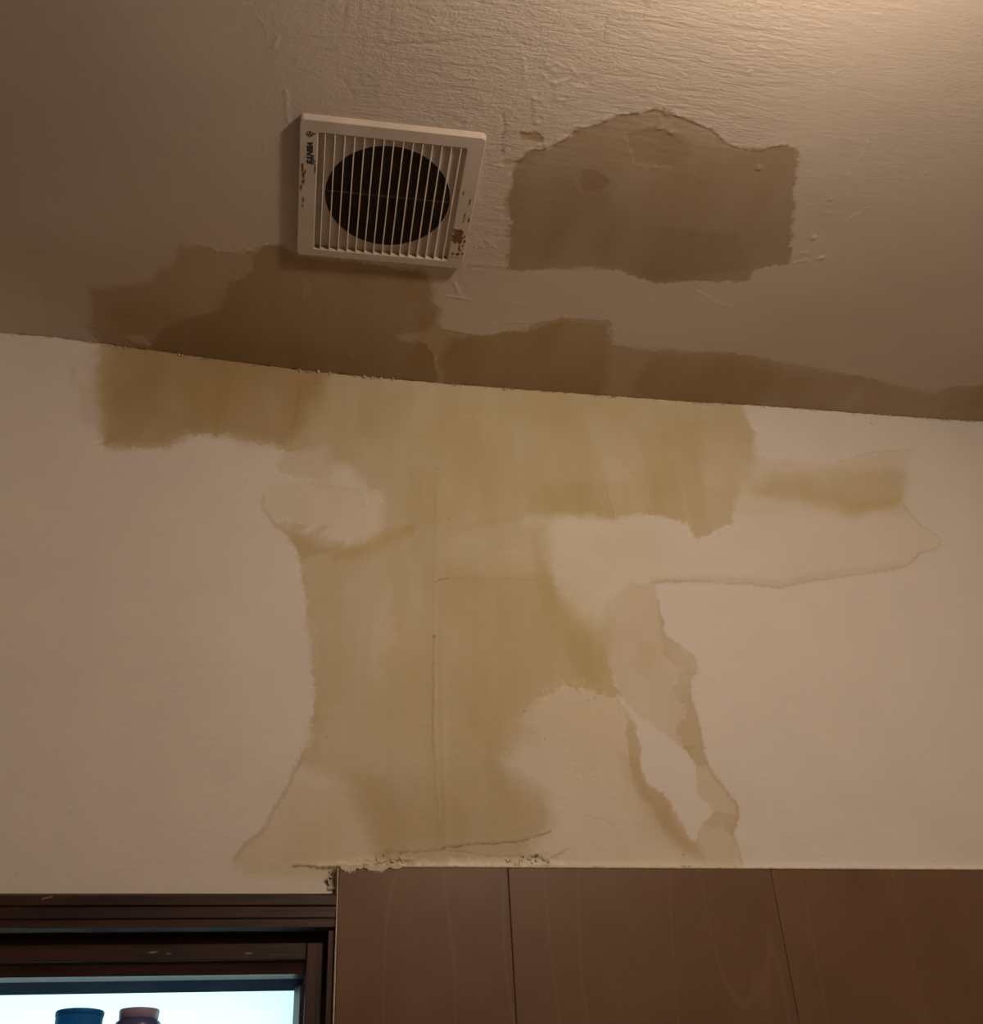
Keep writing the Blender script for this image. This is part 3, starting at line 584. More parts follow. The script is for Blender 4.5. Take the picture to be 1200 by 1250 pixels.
class Sheet:
    """a surface sampled on a tensor grid: colour and relief are laid on in layers"""
    def __init__(self, us, vs, base, seed, zones=()):
        self.us, self.vs = us, vs
        self.U, self.V = np.meshgrid(us, vs, indexing='ij')
        self.U = self.U.astype(np.float32); self.V = self.V.astype(np.float32)
        self.col = np.ones(self.U.shape + (3,), np.float32) * np.array(base, np.float32)
        self.base = np.array(base, np.float32)
        self.h = np.zeros(self.U.shape, np.float32)
        self.brushed = None
        self.var = sstep(-0.35, 0.35, fbm(seed + 8, self.U, self.V, 11, 2))      # where edges are crisp or diffuse
        self.fl = fbm(seed + 9, self.U, self.V, 200, 3, 0.6)
        # edge warps at two scales
        self.wu = 0.6 * fbm(seed + 1, self.U, self.V, 70, 3) + 0.5 * fbm(seed + 2, self.U, self.V, 320, 2)
        self.wv = 0.6 * fbm(seed + 3, self.U, self.V, 70, 3) + 0.5 * fbm(seed + 4, self.U, self.V, 320, 2)
        for (a_, b_), r_ in zones:
            self.var += 1.6 * np.exp(-((self.U - a_) ** 2 + (self.V - b_) ** 2) / (r_ * r_))
        self.mot = 0.7 * fbm(seed + 5, self.U, self.V * 0.35, 30, 3, 0.5) + 0.4 * fbm(seed + 6, self.U, self.V, 9, 2)
    def win(self, pts, pad):
        p = np.array(pts)
        i0 = max(0, np.searchsorted(self.us, p[:, 0].min() - pad) - 1); i1 = min(len(self.us), np.searchsorted(self.us, p[:, 0].max() + pad) + 1)
        j0 = max(0, np.searchsorted(self.vs, p[:, 1].min() - pad) - 1); j1 = min(len(self.vs), np.searchsorted(self.vs, p[:, 1].max() + pad) + 1)
        return slice(i0, i1), slice(j0, j1)
    def stain(self, tint, soft, jag, mottle, relief, pts):
        w = self.win(pts, 8 * soft + 2 * jag + 0.004)
        if self.U[w].size == 0:
            return
        pu = self.U[w] + jag * self.wu[w]; pv = self.V[w] + jag * self.wv[w]
        sd = poly_sd(pu, pv, pts)
        so = soft * (0.5 + 2.0 * self.var[w])
        m = sstep(-so, so, sd)
        k = np.clip(m * (1 + mottle * self.mot[w]), 0, 1.15)[..., None]
        self.col[w] *= 1 + (np.array(tint, np.float32) - 1) * k
        if relief:
            self.h[w] += relief * m
            # flakes of old paint clinging to the edge
            f = np.exp(-((sd + 0.002) / 0.004) ** 2) * sstep(0.15, 0.4, self.fl[w]) * np.clip(1 - 0.6 * self.var[w], 0, 1)
            self.h[w] += 0.0005 * f
            self.col[w] *= 1 + 0.10 * f[..., None]
    def clear(self, soft, jag, pts):
        w = self.win(pts, 3 * soft + 2 * jag + 0.004)
        sd = poly_sd(self.U[w] + jag * self.wu[w], self.V[w] + jag * self.wv[w], pts)
        m = sstep(-soft, soft, sd)[..., None]
        self.col[w] = self.col[w] * (1 - m) + self.base * m
    def line(self, tint, width, jag, relief, pts):
        w = self.win(pts, 4 * width + 2 * jag + 0.004)
        if self.U[w].size == 0:
            return
        d = line_d(self.U[w] + jag * self.wu[w], self.V[w] + jag * self.wv[w], pts)
        m = np.exp(-(d / width) ** 2) * np.clip(0.85 + 0.5 * self.mot[w], 0, 1)
        self.col[w] *= 1 + (np.array(tint, np.float32) - 1) * m[..., None]
        if relief:
            self.h[w] += relief * m
    def ridge(self, h, width, pts):
        w = self.win(pts, 4 * width + 0.004)
        if self.U[w].size == 0:
            return
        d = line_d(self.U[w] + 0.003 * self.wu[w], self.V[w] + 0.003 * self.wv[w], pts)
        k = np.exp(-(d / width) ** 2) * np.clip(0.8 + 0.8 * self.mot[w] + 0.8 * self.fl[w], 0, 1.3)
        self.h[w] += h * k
        self.col[w] *= 1 + 0.09 * k[..., None]  # lamp's catch on the raised edges painted in as lighter colour
    def bump(self, p, r, h):
        w = self.win([p], 4 * r + 0.004)
        if self.U[w].size == 0:
            return
        d2 = (self.U[w] + 0.0015 * self.wu[w] - p[0]) ** 2 + (self.V[w] + 0.0015 * self.wv[w] - p[1]) ** 2
        self.h[w] += h * np.exp(-d2 / (r * r))
    def spot(self, p, r, v):
        w = self.win([p], 4 * r + 0.004)
        d2 = (self.U[w] + 0.002 * self.wu[w] - p[0]) ** 2 + (self.V[w] + 0.002 * self.wv[w] - p[1]) ** 2
        self.col[w] *= 1 + (v - 1) * np.exp(-d2 / (r * r))[..., None]
    def build(self, name, co, mat, keep, flip):
        nu, nv = self.U.shape
        idx = np.arange(nu * nv).reshape(nu, nv)
        q = np.stack([idx[:-1, :-1], idx[1:, :-1], idx[1:, 1:], idx[:-1, 1:]], -1).reshape(-1, 4)
        q = q[keep.reshape(-1)]
        if flip:
            q = q[:, ::-1]
        used = np.unique(q)
        remap = np.full(nu * nv, -1, np.int64); remap[used] = np.arange(len(used))
        q = remap[q]; co = co.reshape(-1, 3)[used]; col = self.col.reshape(-1, 3)[used]
        me = bpy.data.meshes.new(name)
        me.vertices.add(len(used)); me.loops.add(q.size); me.polygons.add(len(q))
        me.vertices.foreach_set('co', co.astype(np.float32).ravel())
        me.loops.foreach_set('vertex_index', q.astype(np.int32).ravel())
        me.polygons.foreach_set('loop_start', np.arange(0, q.size, 4, dtype=np.int32))
        me.polygons.foreach_set('loop_total', np.full(len(q), 4, np.int32))
        me.polygons.foreach_set('use_smooth', np.ones(len(q), bool))
        me.update(calc_edges=True)
        at = me.color_attributes.new('stain', 'FLOAT_COLOR', 'POINT')
        at.data.foreach_set('color', np.concatenate([np.clip(col, 0.01, 0.95), np.ones((len(col), 1), np.float32)], 1).astype(np.float32).ravel())
        if self.brushed is not None:
            ab = me.attributes.new('brushed', 'FLOAT', 'POINT')
            ab.data.foreach_set('value', np.clip(self.brushed, 0, 1.5).reshape(-1)[used].astype(np.float32))
        me.materials.append(mat)
        me.validate()
        o = bpy.data.objects.new(name, me)
        o['kind'] = 'structure'
        return link(o)

def mm(pts):
    return [(a / 1000.0, b / 1000.0) for a, b in pts]

def mmz(pts):
    return [(a / 1000.0, b / 1000.0 + EYE) for a, b in pts]

SAGX = np.array([s[0] for s in SAG]); SAGZ = np.array([s[1] for s in SAG])
def ceiling_z(x, y):
    t = sstep(-0.22, -0.04, y)
    return HC + (np.interp(x, SAGX, SAGZ) - HC) * t

# room extents
XL, XR, YF, YB = -0.43, 1.20, -2.25, 0.0
ZB = 1.754            # top of the wall tiling
# window opening in the wall
WX0, WX1, WZ0, WZ1 = -0.40, 0.0735, 1.40, 1.727

# ------------------------------------------------------------------ wall_back (stained plaster)
xs = np.concatenate([np.arange(XL, 1.095, 0.0015), np.linspace(1.10, XR, 12)])
xs = np.sort(np.concatenate([xs[np.abs(xs - WX0) > 0.0008], [WX0]])); xs = np.sort(np.concatenate([xs[np.abs(xs - WX1) > 0.0009], [WX1]]))
zs = np.concatenate([np.linspace(0, WZ0, 12), np.linspace(WZ0, 1.70, 20)[1:], np.arange(1.7015, 2.475, 0.0015)])
zs = np.sort(np.concatenate([zs[np.abs(zs - WZ1) > 0.0009], [WZ1]]))
WALL = Sheet(xs, zs, (0.735, 0.690, 0.630), 100, [(mmz([p])[0], r / 1000) for p, r in WALL_DIFFUSE])
for n, tint, so, j, mo, rl, pts in WALL_STAINS:
    WALL.stain(tint, so / 1000, j / 1000, mo, rl / 1000, mmz(pts))
for n, so, j, pts in WALL_CLEAR:
    WALL.clear(so / 1000, j / 1000, mmz(pts))
for tint, w, j, rl, pts in WALL_LINES:
    WALL.line(tint, max(w, 0.8) / 1000, j / 1000, rl / 1000, mmz(pts))
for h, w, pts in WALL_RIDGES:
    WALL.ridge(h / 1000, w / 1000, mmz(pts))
for p, r, v in WALL_SPOTS:
    WALL.spot(mmz([p])[0], max(r, 1.1) / 1000, v)
U, V = WALL.U, WALL.V
h = WALL.h
h += 0.0012 * fbm(301, U, V, 5, 3)                       # hand-plastered unevenness
h += 0.00016 * fbm(302, U, V, 60, 3)
h += 0.00010 * fbm(303, U * 0.25, V, 240, 2)
# vertical streaks in the damp column
streak = fbm(304, U, V * 0.06, 90, 3)
col_zone = np.exp(-((U - 0.19) / 0.16) ** 2)
WALL.col *= (1 - 0.045 * np.clip(streak, -1, 1) * col_zone)[..., None]
# board joint: shallow step beside the crease
h += 0.0006 * sstep(0.186, 0.192, U) * sstep(2.36, 2.25, V)
# crumbling bead of filler above the tiling
rag = fbm(305, U, V, 110, 4, 0.6)
band = np.exp(-((V - (ZB + 0.0035)) / 0.0042) ** 2) * sstep(0.02, 0.06, U)
h += band * (0.0012 + 0.0016 * np.clip(rag, -0.4, 1))
band2 = np.exp(-((V - (ZB + 0.010)) / 0.010) ** 2) * (np.exp(-((U - 0.13) / 0.035) ** 2) + 0.8 * np.exp(-((U - 0.29) / 0.03) ** 2))
h += band2 * 0.0022 * np.clip(fbm(306, U, V, 150, 3), -0.5, 1)
WALL.col *= (1 + 0.06 * band - 0.22 * band2 * np.clip(-rag * 2, 0, 1))[..., None]
# damp plaster near the ceiling crumbles a little
zt = ceiling_z(U, np.zeros_like(U))
edge = np.exp(-((V - zt) / 0.004) ** 2)
h += edge * 0.0012 * np.clip(fbm(307, U, V, 160, 3), -0.3, 1)
crumb = sstep(0.25, 0.5, fbm(308, U, V * 2, 130, 3)) * np.exp(-((V - zt + 0.001) / 0.0018) ** 2)
WALL.col *= (1 - 0.5 * crumb)[..., None]
co = np.stack([U, -h, V], -1)
cxm = (xs[:-1] + xs[1:]) / 2; czm = (zs[:-1] + zs[1:]) / 2
keep = ~(((cxm > WX0) & (cxm < WX1))[:, None] & ((czm > WZ0) & (czm < WZ1))[None, :])
wall_back = WALL.build('wall_back', co, M_WALL, keep, False)

# ------------------------------------------------------------------ ceiling
FAN_C = (0.0885, -0.3195)          # centre of the fan on the ceiling
xs = np.concatenate([np.arange(XL, 1.12, 0.0017), np.linspace(1.13, XR, 10)])
ys = np.concatenate([np.linspace(YF, -0.72, 60), np.arange(-0.7185, 0.006, 0.0017)])
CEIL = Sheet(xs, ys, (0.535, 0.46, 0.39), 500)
for n, tint, so, j, mo, rl, pts in CEILING_STAINS:
    CEIL.stain(tint, so / 1000, j / 1000, mo, rl / 1000, mm(pts))
for tint, w, j, rl, pts in CEILING_LINES:
    CEIL.line(tint, max(w, 0.9) / 1000, j / 1000, rl / 1000, mm(pts))
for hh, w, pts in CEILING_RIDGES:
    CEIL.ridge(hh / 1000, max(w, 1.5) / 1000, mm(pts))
for p, r, hh in CEILING_BUMPS:
    CEIL.bump(mm([p])[0], max(r, 1.6) / 1000, hh / 1000)
U, V = CEIL.U, CEIL.V
h = CEIL.h
h += 0.0012 * fbm(601, U, V, 4, 3)
h += 0.00012 * fbm(602, U, V, 70, 3)
# rolled and brushed paint, coarsest towards the middle of the room
rough = sstep(-0.25, -0.52, V + 0.10 * fbm(603, U, V, 8, 2)) * sstep(-0.12, 0.10, U + 0.06 * fbm(604, U, V, 9, 2)) * (0.35 + 0.65 * sstep(0.56, 0.42, U))
rough = rough + 0.7 * np.exp(-(((U - 0.19) / 0.09) ** 2 + ((V + 0.30) / 0.16) ** 2))
h += rough * (0.00030 * fbm(605, U * 0.14, V, 230, 3, 0.65) + 0.00030 * fbm(606, U, V, 240, 3, 0.7))
h += rough * 0.0009 * np.exp(-((fbm(610, U, V, 26, 3) / 0.035) ** 2)) * sstep(0.0, 0.5, fbm(611, U, V, 16, 2))
patchm = np.zeros_like(h)
for n_, tint, so, j, mo, rl, pts in CEILING_STAINS:
    if n_ in ('patch', 'damp'):
        w_ = CEIL.win(mm(pts), 0.01)
        patchm[w_] = np.maximum(patchm[w_], sstep(-0.001, 0.003, poly_sd(U[w_], V[w_], mm(pts))))
CEIL.brushed = (0.05 + 0.58 * rough) * (1 - 0.9 * patchm)
brush = np.exp(-(((U - 0.04) / 0.05) ** 2 + ((V + 0.57) / 0.08) ** 2))
h += brush * 0.0004 * fbm(607, U, V * 0.12, 150, 2)
# loose flakes left along the joint with the wall
edge = np.exp(-((V + 0.002) / 0.004) ** 2)
h += edge * 0.0012 * np.clip(fbm(608, U, V, 150, 3), -0.3, 1)
crumb = sstep(0.15, 0.4, fbm(609, U, V * 2, 120, 3)) * np.exp(-((V + 0.001) / 0.0022) ** 2)
CEIL.col *= (1 - 0.6 * crumb)[..., None]
z = ceiling_z(U, V)
fade = 1 - np.exp(-(np.maximum(np.abs(U - FAN_C[0]), np.abs(V - FAN_C[1])) / 0.094) ** 12)
co = np.stack([U, V, z - h * fade], -1)
cxm = (xs[:-1] + xs[1:]) / 2; cym = (ys[:-1] + ys[1:]) / 2
keep = ((cxm[:, None] - FAN_C[0]) ** 2 + (cym[None, :] - FAN_C[1]) ** 2) > 0.079 ** 2
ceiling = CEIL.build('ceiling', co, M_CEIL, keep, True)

# ------------------------------------------------------------------ rest of the room
def struct_box(name, args, mat):
    bm = bmesh.new(); box(bm, *args)
    o = mesh_obj(name, bm, mat); o['kind'] = 'structure'
    return o
struct_box('floor', (XL - 0.1, XR + 0.1, YF - 0.1, 0.12, -0.08, 0.0), M_FLOOR)
struct_box('wall_left', (XL - 0.1, XL, YF, 0.12, 0.0, 2.50), M_PAINT)
struct_box('wall_right', (XR, XR + 0.1, YF, 0.12, 0.0, 2.50), M_PAINT)
struct_box('wall_front', (XL - 0.1, XR + 0.1, YF - 0.1, YF, 0.0, 2.50), M_PAINT)
def dado_mat():
    m, nt, b = new_mat('brown_tiled_dado')
    tc = add(nt, 'ShaderNodeTexCoord')
    sx = add(nt, 'ShaderNodeSeparateXYZ'); nt.links.new(tc.outputs['Object'], sx.inputs[0])
    sm = add(nt, 'ShaderNodeMath', operation='ADD'); nt.links.new(sx.outputs['X'], sm.inputs[0]); nt.links.new(sx.outputs['Y'], sm.inputs[1])
    cb = add(nt, 'ShaderNodeCombineXYZ'); nt.links.new(sm.outputs[0], cb.inputs['X']); nt.links.new(sx.outputs['Z'], cb.inputs['Y'])
    br = add(nt, 'ShaderNodeTexBrick', offset=0.0); br.inputs['Scale'].default_value = 1.0
    br.inputs['Brick Width'].default_value = 0.305; br.inputs['Row Height'].default_value = 0.6; br.inputs['Mortar Size'].default_value = 0.0015
    br.inputs['Color1'].default_value = (0.16, 0.09, 0.048, 1); br.inputs['Color2'].default_value = (0.18, 0.10, 0.054, 1); br.inputs['Mortar'].default_value = (0.05, 0.035, 0.025, 1)
    nt.links.new(cb.outputs[0], br.inputs['Vector']); nt.links.new(br.outputs['Color'], b.inputs['Base Color'])
    b.inputs['Roughness'].default_value = 0.42
    return m
M_DADO = dado_mat()
for nm, args in (('wall_left', (XL, XL + 0.009, YF + 0.0095, -0.20, 0.0, 2.42)), ('wall_front', (XL + 0.0005, XR - 0.0095, YF, YF + 0.009, 0.0, ZB))):
    bm = bmesh.new(); box(bm, *args); mesh_obj('tile_cladding', bm, M_DADO, bpy.data.objects[nm])

# ------------------------------------------------------------------ wall tiles, one by one
JX = [0.0748, 0.2571, 0.5626, 0.868, 1.1735, XR - 0.0005]
JZ = [ZB, 1.154, 0.554, 0.0]
tile_mesh = {}
g = 0.00045
for k in range(len(JX) - 1):
    for r in range(len(JZ) - 1):
        w = round(JX[k + 1] - JX[k] - 2 * g, 4); hgt = round(JZ[r] - JZ[r + 1] - 2 * g, 4)
        if (w, hgt) not in tile_mesh:
            bm = bmesh.new(); box(bm, -w / 2, w / 2, -0.009, 0.004, -hgt / 2, hgt / 2, 0.0009, 2)
            o = mesh_obj('tile', bm, M_TILE, wall_back)
            tile_mesh[(w, hgt)] = o.data
        else:
            o = link(bpy.data.objects.new('tile', tile_mesh[(w, hgt)]), wall_back)
        o.location = ((JX[k] + JX[k + 1]) / 2, 0.0004 * ((k * 7 + r * 3) % 3 - 1), (JZ[r] + JZ[r + 1]) / 2)
# grout: behind the joints, and the pale strip closing the cut edge beside the window
bm = bmesh.new(); box(bm, JX[0] + 0.002, XR, -0.0078, -0.0035, 0.0, ZB - 0.002)
mesh_obj('grout_bed', bm, noise_mat('dark_joint', (0.05, 0.03, 0.018), (0.09, 0.055, 0.035), 100, 0.9), wall_back)
bm = bmesh.new(); box(bm, 0.0736, 0.0750, -0.0098, -0.001, 1.20, ZB - 0.001, 0.0004, 1)
mesh_obj('edge_grout', bm, M_GROUT, wall_back)
# thin uneven bead of grout on the top edge of the tiling
bm = bmesh.new()
rng = random.Random(3)
N = 260; ring_prev = None
for i in range(N + 1):
    x = 0.0748 + (XR - 0.0748) * i / N
    t = 0.0016 + 0.0006 * rng.random() + (0.0016 * rng.random() if rng.random() < 0.12 else 0)
    y1 = -0.0092 - 0.0006 * rng.random()
    ring = [bm.verts.new(p) for p in ((x, 0.002, ZB - 0.0004), (x, y1 + 0.001, ZB - 0.0004), (x, y1, ZB + t * 0.3), (x, y1 + 0.002, ZB + t), (x, 0.002, ZB + t + 0.002))]
    if ring_prev:
        for q in range(5):
            bm.faces.new((ring_prev[q], ring_prev[(q + 1) % 5], ring[(q + 1) % 5], ring[q]))
    ring_prev = ring
bmesh.ops.recalc_face_normals(bm, faces=bm.faces[:])
mesh_obj('grout_bead', bm, M_GROUT, wall_back, True)
# smears of filler hanging over the first tile
def smear(x0, x1, depth, seed):
    rg = random.Random(seed); bm = bmesh.new(); n = 22; pr = None
    for i in range(n + 1):
        t = i / n; x = x0 + (x1 - x0) * t
        d = depth * (math.sin(math.pi * t) ** 0.6) * (0.75 + 0.4 * rg.random())
        th = 0.0016
        ring = [bm.verts.new(p) for p in ((x, -0.0085, ZB + 0.0015), (x, -0.0095 - th, ZB + 0.001), (x, -0.0095 - th * 0.8, ZB - d * 0.7), (x, -0.0088, ZB - d - 0.0002))]
        if pr:
            for q in range(4):
                bm.faces.new((pr[q], pr[(q + 1) % 4], ring[(q + 1) % 4], ring[q]))
        pr = ring
    bmesh.ops.recalc_face_normals(bm, faces=bm.faces[:])
    return mesh_obj('filler_smear', bm, M_CHIP, wall_back)
smear(0.0760, 0.0955, 0.0085, 1)
smear(0.0935, 0.1010, 0.0042, 5)
smear(0.1010, 0.1290, 0.0070, 2)
smear(0.1280, 0.1420, 0.0036, 3)

# crumbs of plaster: joint above the tiles, and the ceiling joint
def crumb_mesh(seed):
    rg = random.Random(seed); bm = bmesh.new()
    bmesh.ops.create_icosphere(bm, subdivisions=1, radius=1.0)
    for v in bm.verts:
        v.co *= 0.7 + 0.6 * rg.random()
    bm.normal_update()
    me = bpy.data.meshes.new('plaster_crumb'); bm.to_mesh(me); bm.free(); me.materials.append(M_CHIP)
    return me
CR = [crumb_mesh(s) for s in range(6)]
def crumb_at(x, y, z, s, parent, k):
    o = link(bpy.data.objects.new('plaster_crumb', CR[k % 6]), parent)
    o.location = (x, y, z); o.scale = (s * 1.7, s * 0.8, s); o.rotation_euler = (k * 1.3, k * 0.7, k * 2.1)
rg = random.Random(11)
for k in range(46):
    c = rg.choice([0.128, 0.135, 0.15, 0.27, 0.285, 0.30, 0.315])
    x = c + rg.gauss(0, 0.010)
    crumb_at(x, -0.0012, ZB + 0.003 + abs(rg.gauss(0, 0.006)), rg.uniform(0.0009, 0.0024), wall_back, k)
for k in range(16):
    crumb_at(0.0662 + rg.gauss(0, 0.0018), -0.001, 1.732 + rg.random() * 0.02, rg.uniform(0.0007, 0.0017), wall_back, k)
for k in range(64):
    c = rg.choice([-0.27, -0.24, -0.16, 0.02, 0.10, 0.12, 0.22, 0.24, 0.30, 0.31, 0.46, 0.50, 0.66, 0.69, 0.92, 0.97, 1.0])
    x = c + rg.gauss(0, 0.014)
    crumb_at(x, -0.0015, float(ceiling_z(np.array(x), np.array(0.0))) - 0.0012 + rg.gauss(0, 0.0006), rg.uniform(0.0006, 0.0017), wall_back, k)

# ------------------------------------------------------------------ window_1
win = bpy.data.objects.new('window_1', None); win['kind'] = 'structure'; link(win)
win.location = ((WX0 + WX1) / 2, 0, WZ0)
def wpart(name, bm, mat, smooth=False):
    bmesh.ops.translate(bm, verts=bm.verts[:], vec=(-(WX0 + WX1) / 2, 0, -WZ0))
    return mesh_obj(name, bm, mat, win, smooth)
e = -0.0002
# head casing with a stepped profile
bm = bmesh.new()
extrude_profile_x(bm, [(0.02, WZ1 - e), (-0.006, WZ1 - e), (-0.010, WZ1 - 0.003), (-0.010, WZ1 - 0.012), (-0.008, WZ1 - 0.0135), (-0.008, WZ1 - 0.024), (-0.0065, WZ1 - 0.0255), (-0.0065, WZ1 - 0.033), (-0.002, WZ1 - 0.036), (0.02, WZ1 - 0.036)], WX0 + e, WX1 - e)
wpart('head_casing', bm, M_WOOD)
bm = bmesh.new()
extrude_profile_z(bm, [(WX1 - e, 0.02), (WX1 - e, -0.004), (WX1 - 0.0065, -0.004), (WX1 - 0.0075, 0.02)], WZ0 + 0.0205, WZ1 - 0.0363)
wpart('side_casing', bm, M_WOODV)
bm = bmesh.new()
extrude_profile_z(bm, [(WX0 + e, 0.02), (WX0 + e, -0.004), (WX0 + 0.0065, -0.004), (WX0 + 0.0075, 0.02)], WZ0 + 0.0205, WZ1 - 0.0363)
wpart('side_casing', bm, M_WOODV)
# frame lining behind everything
bm = bmesh.new(); box(bm, WX0 - 0.02, WX1 + 0.02, 0.0205, 0.115, WZ1 - 0.044, WZ1 + 0.02); wpart('frame_head', bm, M_WOOD)
for a, b in ((WX0 - 0.02, WX0 + 0.012), (WX1 - 0.009, WX1 + 0.02)):
    bm = bmesh.new(); box(bm, a, b, 0.0205, 0.115, WZ0 + 0.0205, WZ1 - 0.0445); wpart('frame_jamb', bm, M_WOODV)
# sash: rails and stiles, each with a sloped glazing bead
SX0, SX1, SZ1 = WX0 + 0.0125, WX1 - 0.0095, WZ1 - 0.0448
bm = bmesh.new(); box(bm, SX0, SX1 - 0.0185, 0.010, 0.056, SZ1 - 0.0165, SZ1, 0.0012); wpart('sash_rail', bm, M_WOOD)
bm = bmesh.new(); box(bm, SX1 - 0.018, SX1, 0.010, 0.056, WZ0 + 0.021, SZ1, 0.0012); wpart('sash_stile', bm, M_WOODV)
bm = bmesh.new(); box(bm, SX0, SX0 + 0.018, 0.010, 0.056, WZ0 + 0.021, SZ1 - 0.017, 0.0012); wpart('sash_stile', bm, M_WOODV)
BZ = SZ1 - 0.0168
bm = bmesh.new()
extrude_profile_x(bm, [(0.014, BZ), (0.017, BZ - 0.012), (0.034, BZ - 0.0134), (0.034, BZ)], SX0 + 0.0185, SX1 - 0.0185); wpart('glazing_bead', bm, M_WOOD)
bm = bmesh.new()
extrude_profile_x(bm, [(0.0345, BZ), (0.0345, BZ - 0.0135), (0.052, BZ - 0.0215), (0.052, BZ)], SX0 + 0.0185, SX1 - 0.0185); wpart('inner_rail', bm, M_BEAD)
bm = bmesh.new()
XB = SX1 - 0.0185
extrude_profile_z(bm, [(XB, 0.016), (XB - 0.004, 0.019), (XB - 0.009, 0.034), (XB - 0.009, 0.052), (XB, 0.052)], WZ0 + 0.021, BZ - 0.022); wpart('glazing_bead', bm, M_WOODV)
bm = bmesh.new(); box(bm, SX0 + 0.018, SX1 - 0.018, 0.0565, 0.0605, WZ0 + 0.021, SZ1); wpart('pane', bm, M_FROST)
bm = bmesh.new(); box(bm, WX0 + e, WX1 - e, -0.055, 0.115, WZ0 + e, WZ0 + 0.020, 0.002); wpart('window_sill', bm, M_WOOD)
# scraped paint on head casing and sash rail
def scrape(x, y, z, w, hgt, seed, mat=M_SCRAPE):
    rg = random.Random(seed); bm = bmesh.new(); n = 12
    pts = []
    for k in range(n):
        a = 2 * math.pi * k / n; r = 0.6 + 0.5 * rg.random()
        pts.append((x + w * r * math.cos(a) + 0.3 * w * math.sin(a), z + hgt * r * math.sin(a)))
    f = [bm.verts.new((p[0], y, p[1])) for p in pts]; b = [bm.verts.new((p[0], y + 0.0006, p[1])) for p in pts]
    bm.faces.new(f)
    for k in range(n):
        bm.faces.new((f[k], b[k], b[(k + 1) % n], f[(k + 1) % n]))
    bmesh.ops.recalc_face_normals(bm, faces=bm.faces[:])
    wpart('scrape', bm, mat)
for k, dx in enumerate((-0.004, -0.0015, 0.001, 0.0035)):
    scrape(-0.2105 + dx, -0.0103, WZ1 - 0.006 + 0.0006 * k, 0.0011, 0.0013, 20 + k)
scrape(-0.105, 0.0097, SZ1 - 0.008, 0.006, 0.0012, 31); scrape(-0.090, 0.0097, SZ1 - 0.0095, 0.004, 0.0008, 32); scrape(-0.012, 0.0097, SZ1 - 0.010, 0.004, 0.0012, 33)

# ------------------------------------------------------------------ things on the sill
ZS = WZ0 + 0.020
cup = bpy.data.objects.new('plastic_tumbler', None); link(cup); cup.location = (-0.1655, 0.004, ZS)
tag(cup, 'bright blue open plastic tumbler standing on the window sill against frosted glass', 'tumbler')
H = 0.1985
bm = bmesh.new()
lathe(bm, [(0.0002, 0.003), (0.0125, 0.003), (0.0204, H), (0.0215, H + 0.0006), (0.0217, H - 0.002), (0.0145, 0.004), (0.0138, 0.0), (0.0002, 0.0)], 48, close=False)
bmesh.ops.recalc_face_normals(bm, faces=bm.faces[:])
mesh_obj('cup_wall', bm, M_CUP, cup, True)
bm = bmesh.new(); lathe(bm, [(0.0216, H - 0.004), (0.0223, H - 0.003), (0.0223, H + 0.0004), (0.0214, H + 0.0012), (0.0204, H + 0.0004)], 48, close=False)
mesh_obj('rim', bm, M_CUP, cup, True)
bot = bpy.data.objects.new('plastic_bottle', None); link(bot); bot.location = (-0.1112, 0.006, ZS)
tag(bot, 'dark navy round-shouldered plastic bottle with wide mauve cap on the window sill', 'bottle')
bm = bmesh.new()
lathe(bm, [(0.0002, 0.0), (0.0205, 0.0), (0.0228, 0.003), (0.0230, 0.180), (0.0225, 0.1855), (0.0205, 0.1895), (0.0178, 0.1910), (0.0178, 0.1925), (0.0002, 0.1925)], 48, close=False)
bmesh.ops.recalc_face_normals(bm, faces=bm.faces[:])
mesh_obj('bottle_body', bm, M_BOTTLE, bot, True)
bm = bmesh.new()
lathe(bm, [(0.0002, 0.1915), (0.0178, 0.1915), (0.0183, 0.1922), (0.0189, 0.1990), (0.0184, 0.2003), (0.0002, 0.2005)], 48, close=False)
bmesh.ops.recalc_face_normals(bm, faces=bm.faces[:])
mesh_obj('cap', bm, M_CAP, bot, True)

# ------------------------------------------------------------------ extractor fan on the ceiling
fan = bpy.data.objects.new('extractor_fan', None); link(fan)
fan.location = (FAN_C[0], FAN_C[1], HC); fan.rotation_euler = (0, 0, math.radians(-1.4))
tag(fan, 'square off-white ceiling extractor fan with slatted grille over a round dark duct', 'fan')
HX, HY, T = 0.1025, 0.0985, 0.0092      # half sizes, drop below ceiling
RX0, RX1, RY0, RY1 = -0.0825, 0.0828, -0.0825, 0.0870   # recessed grille field
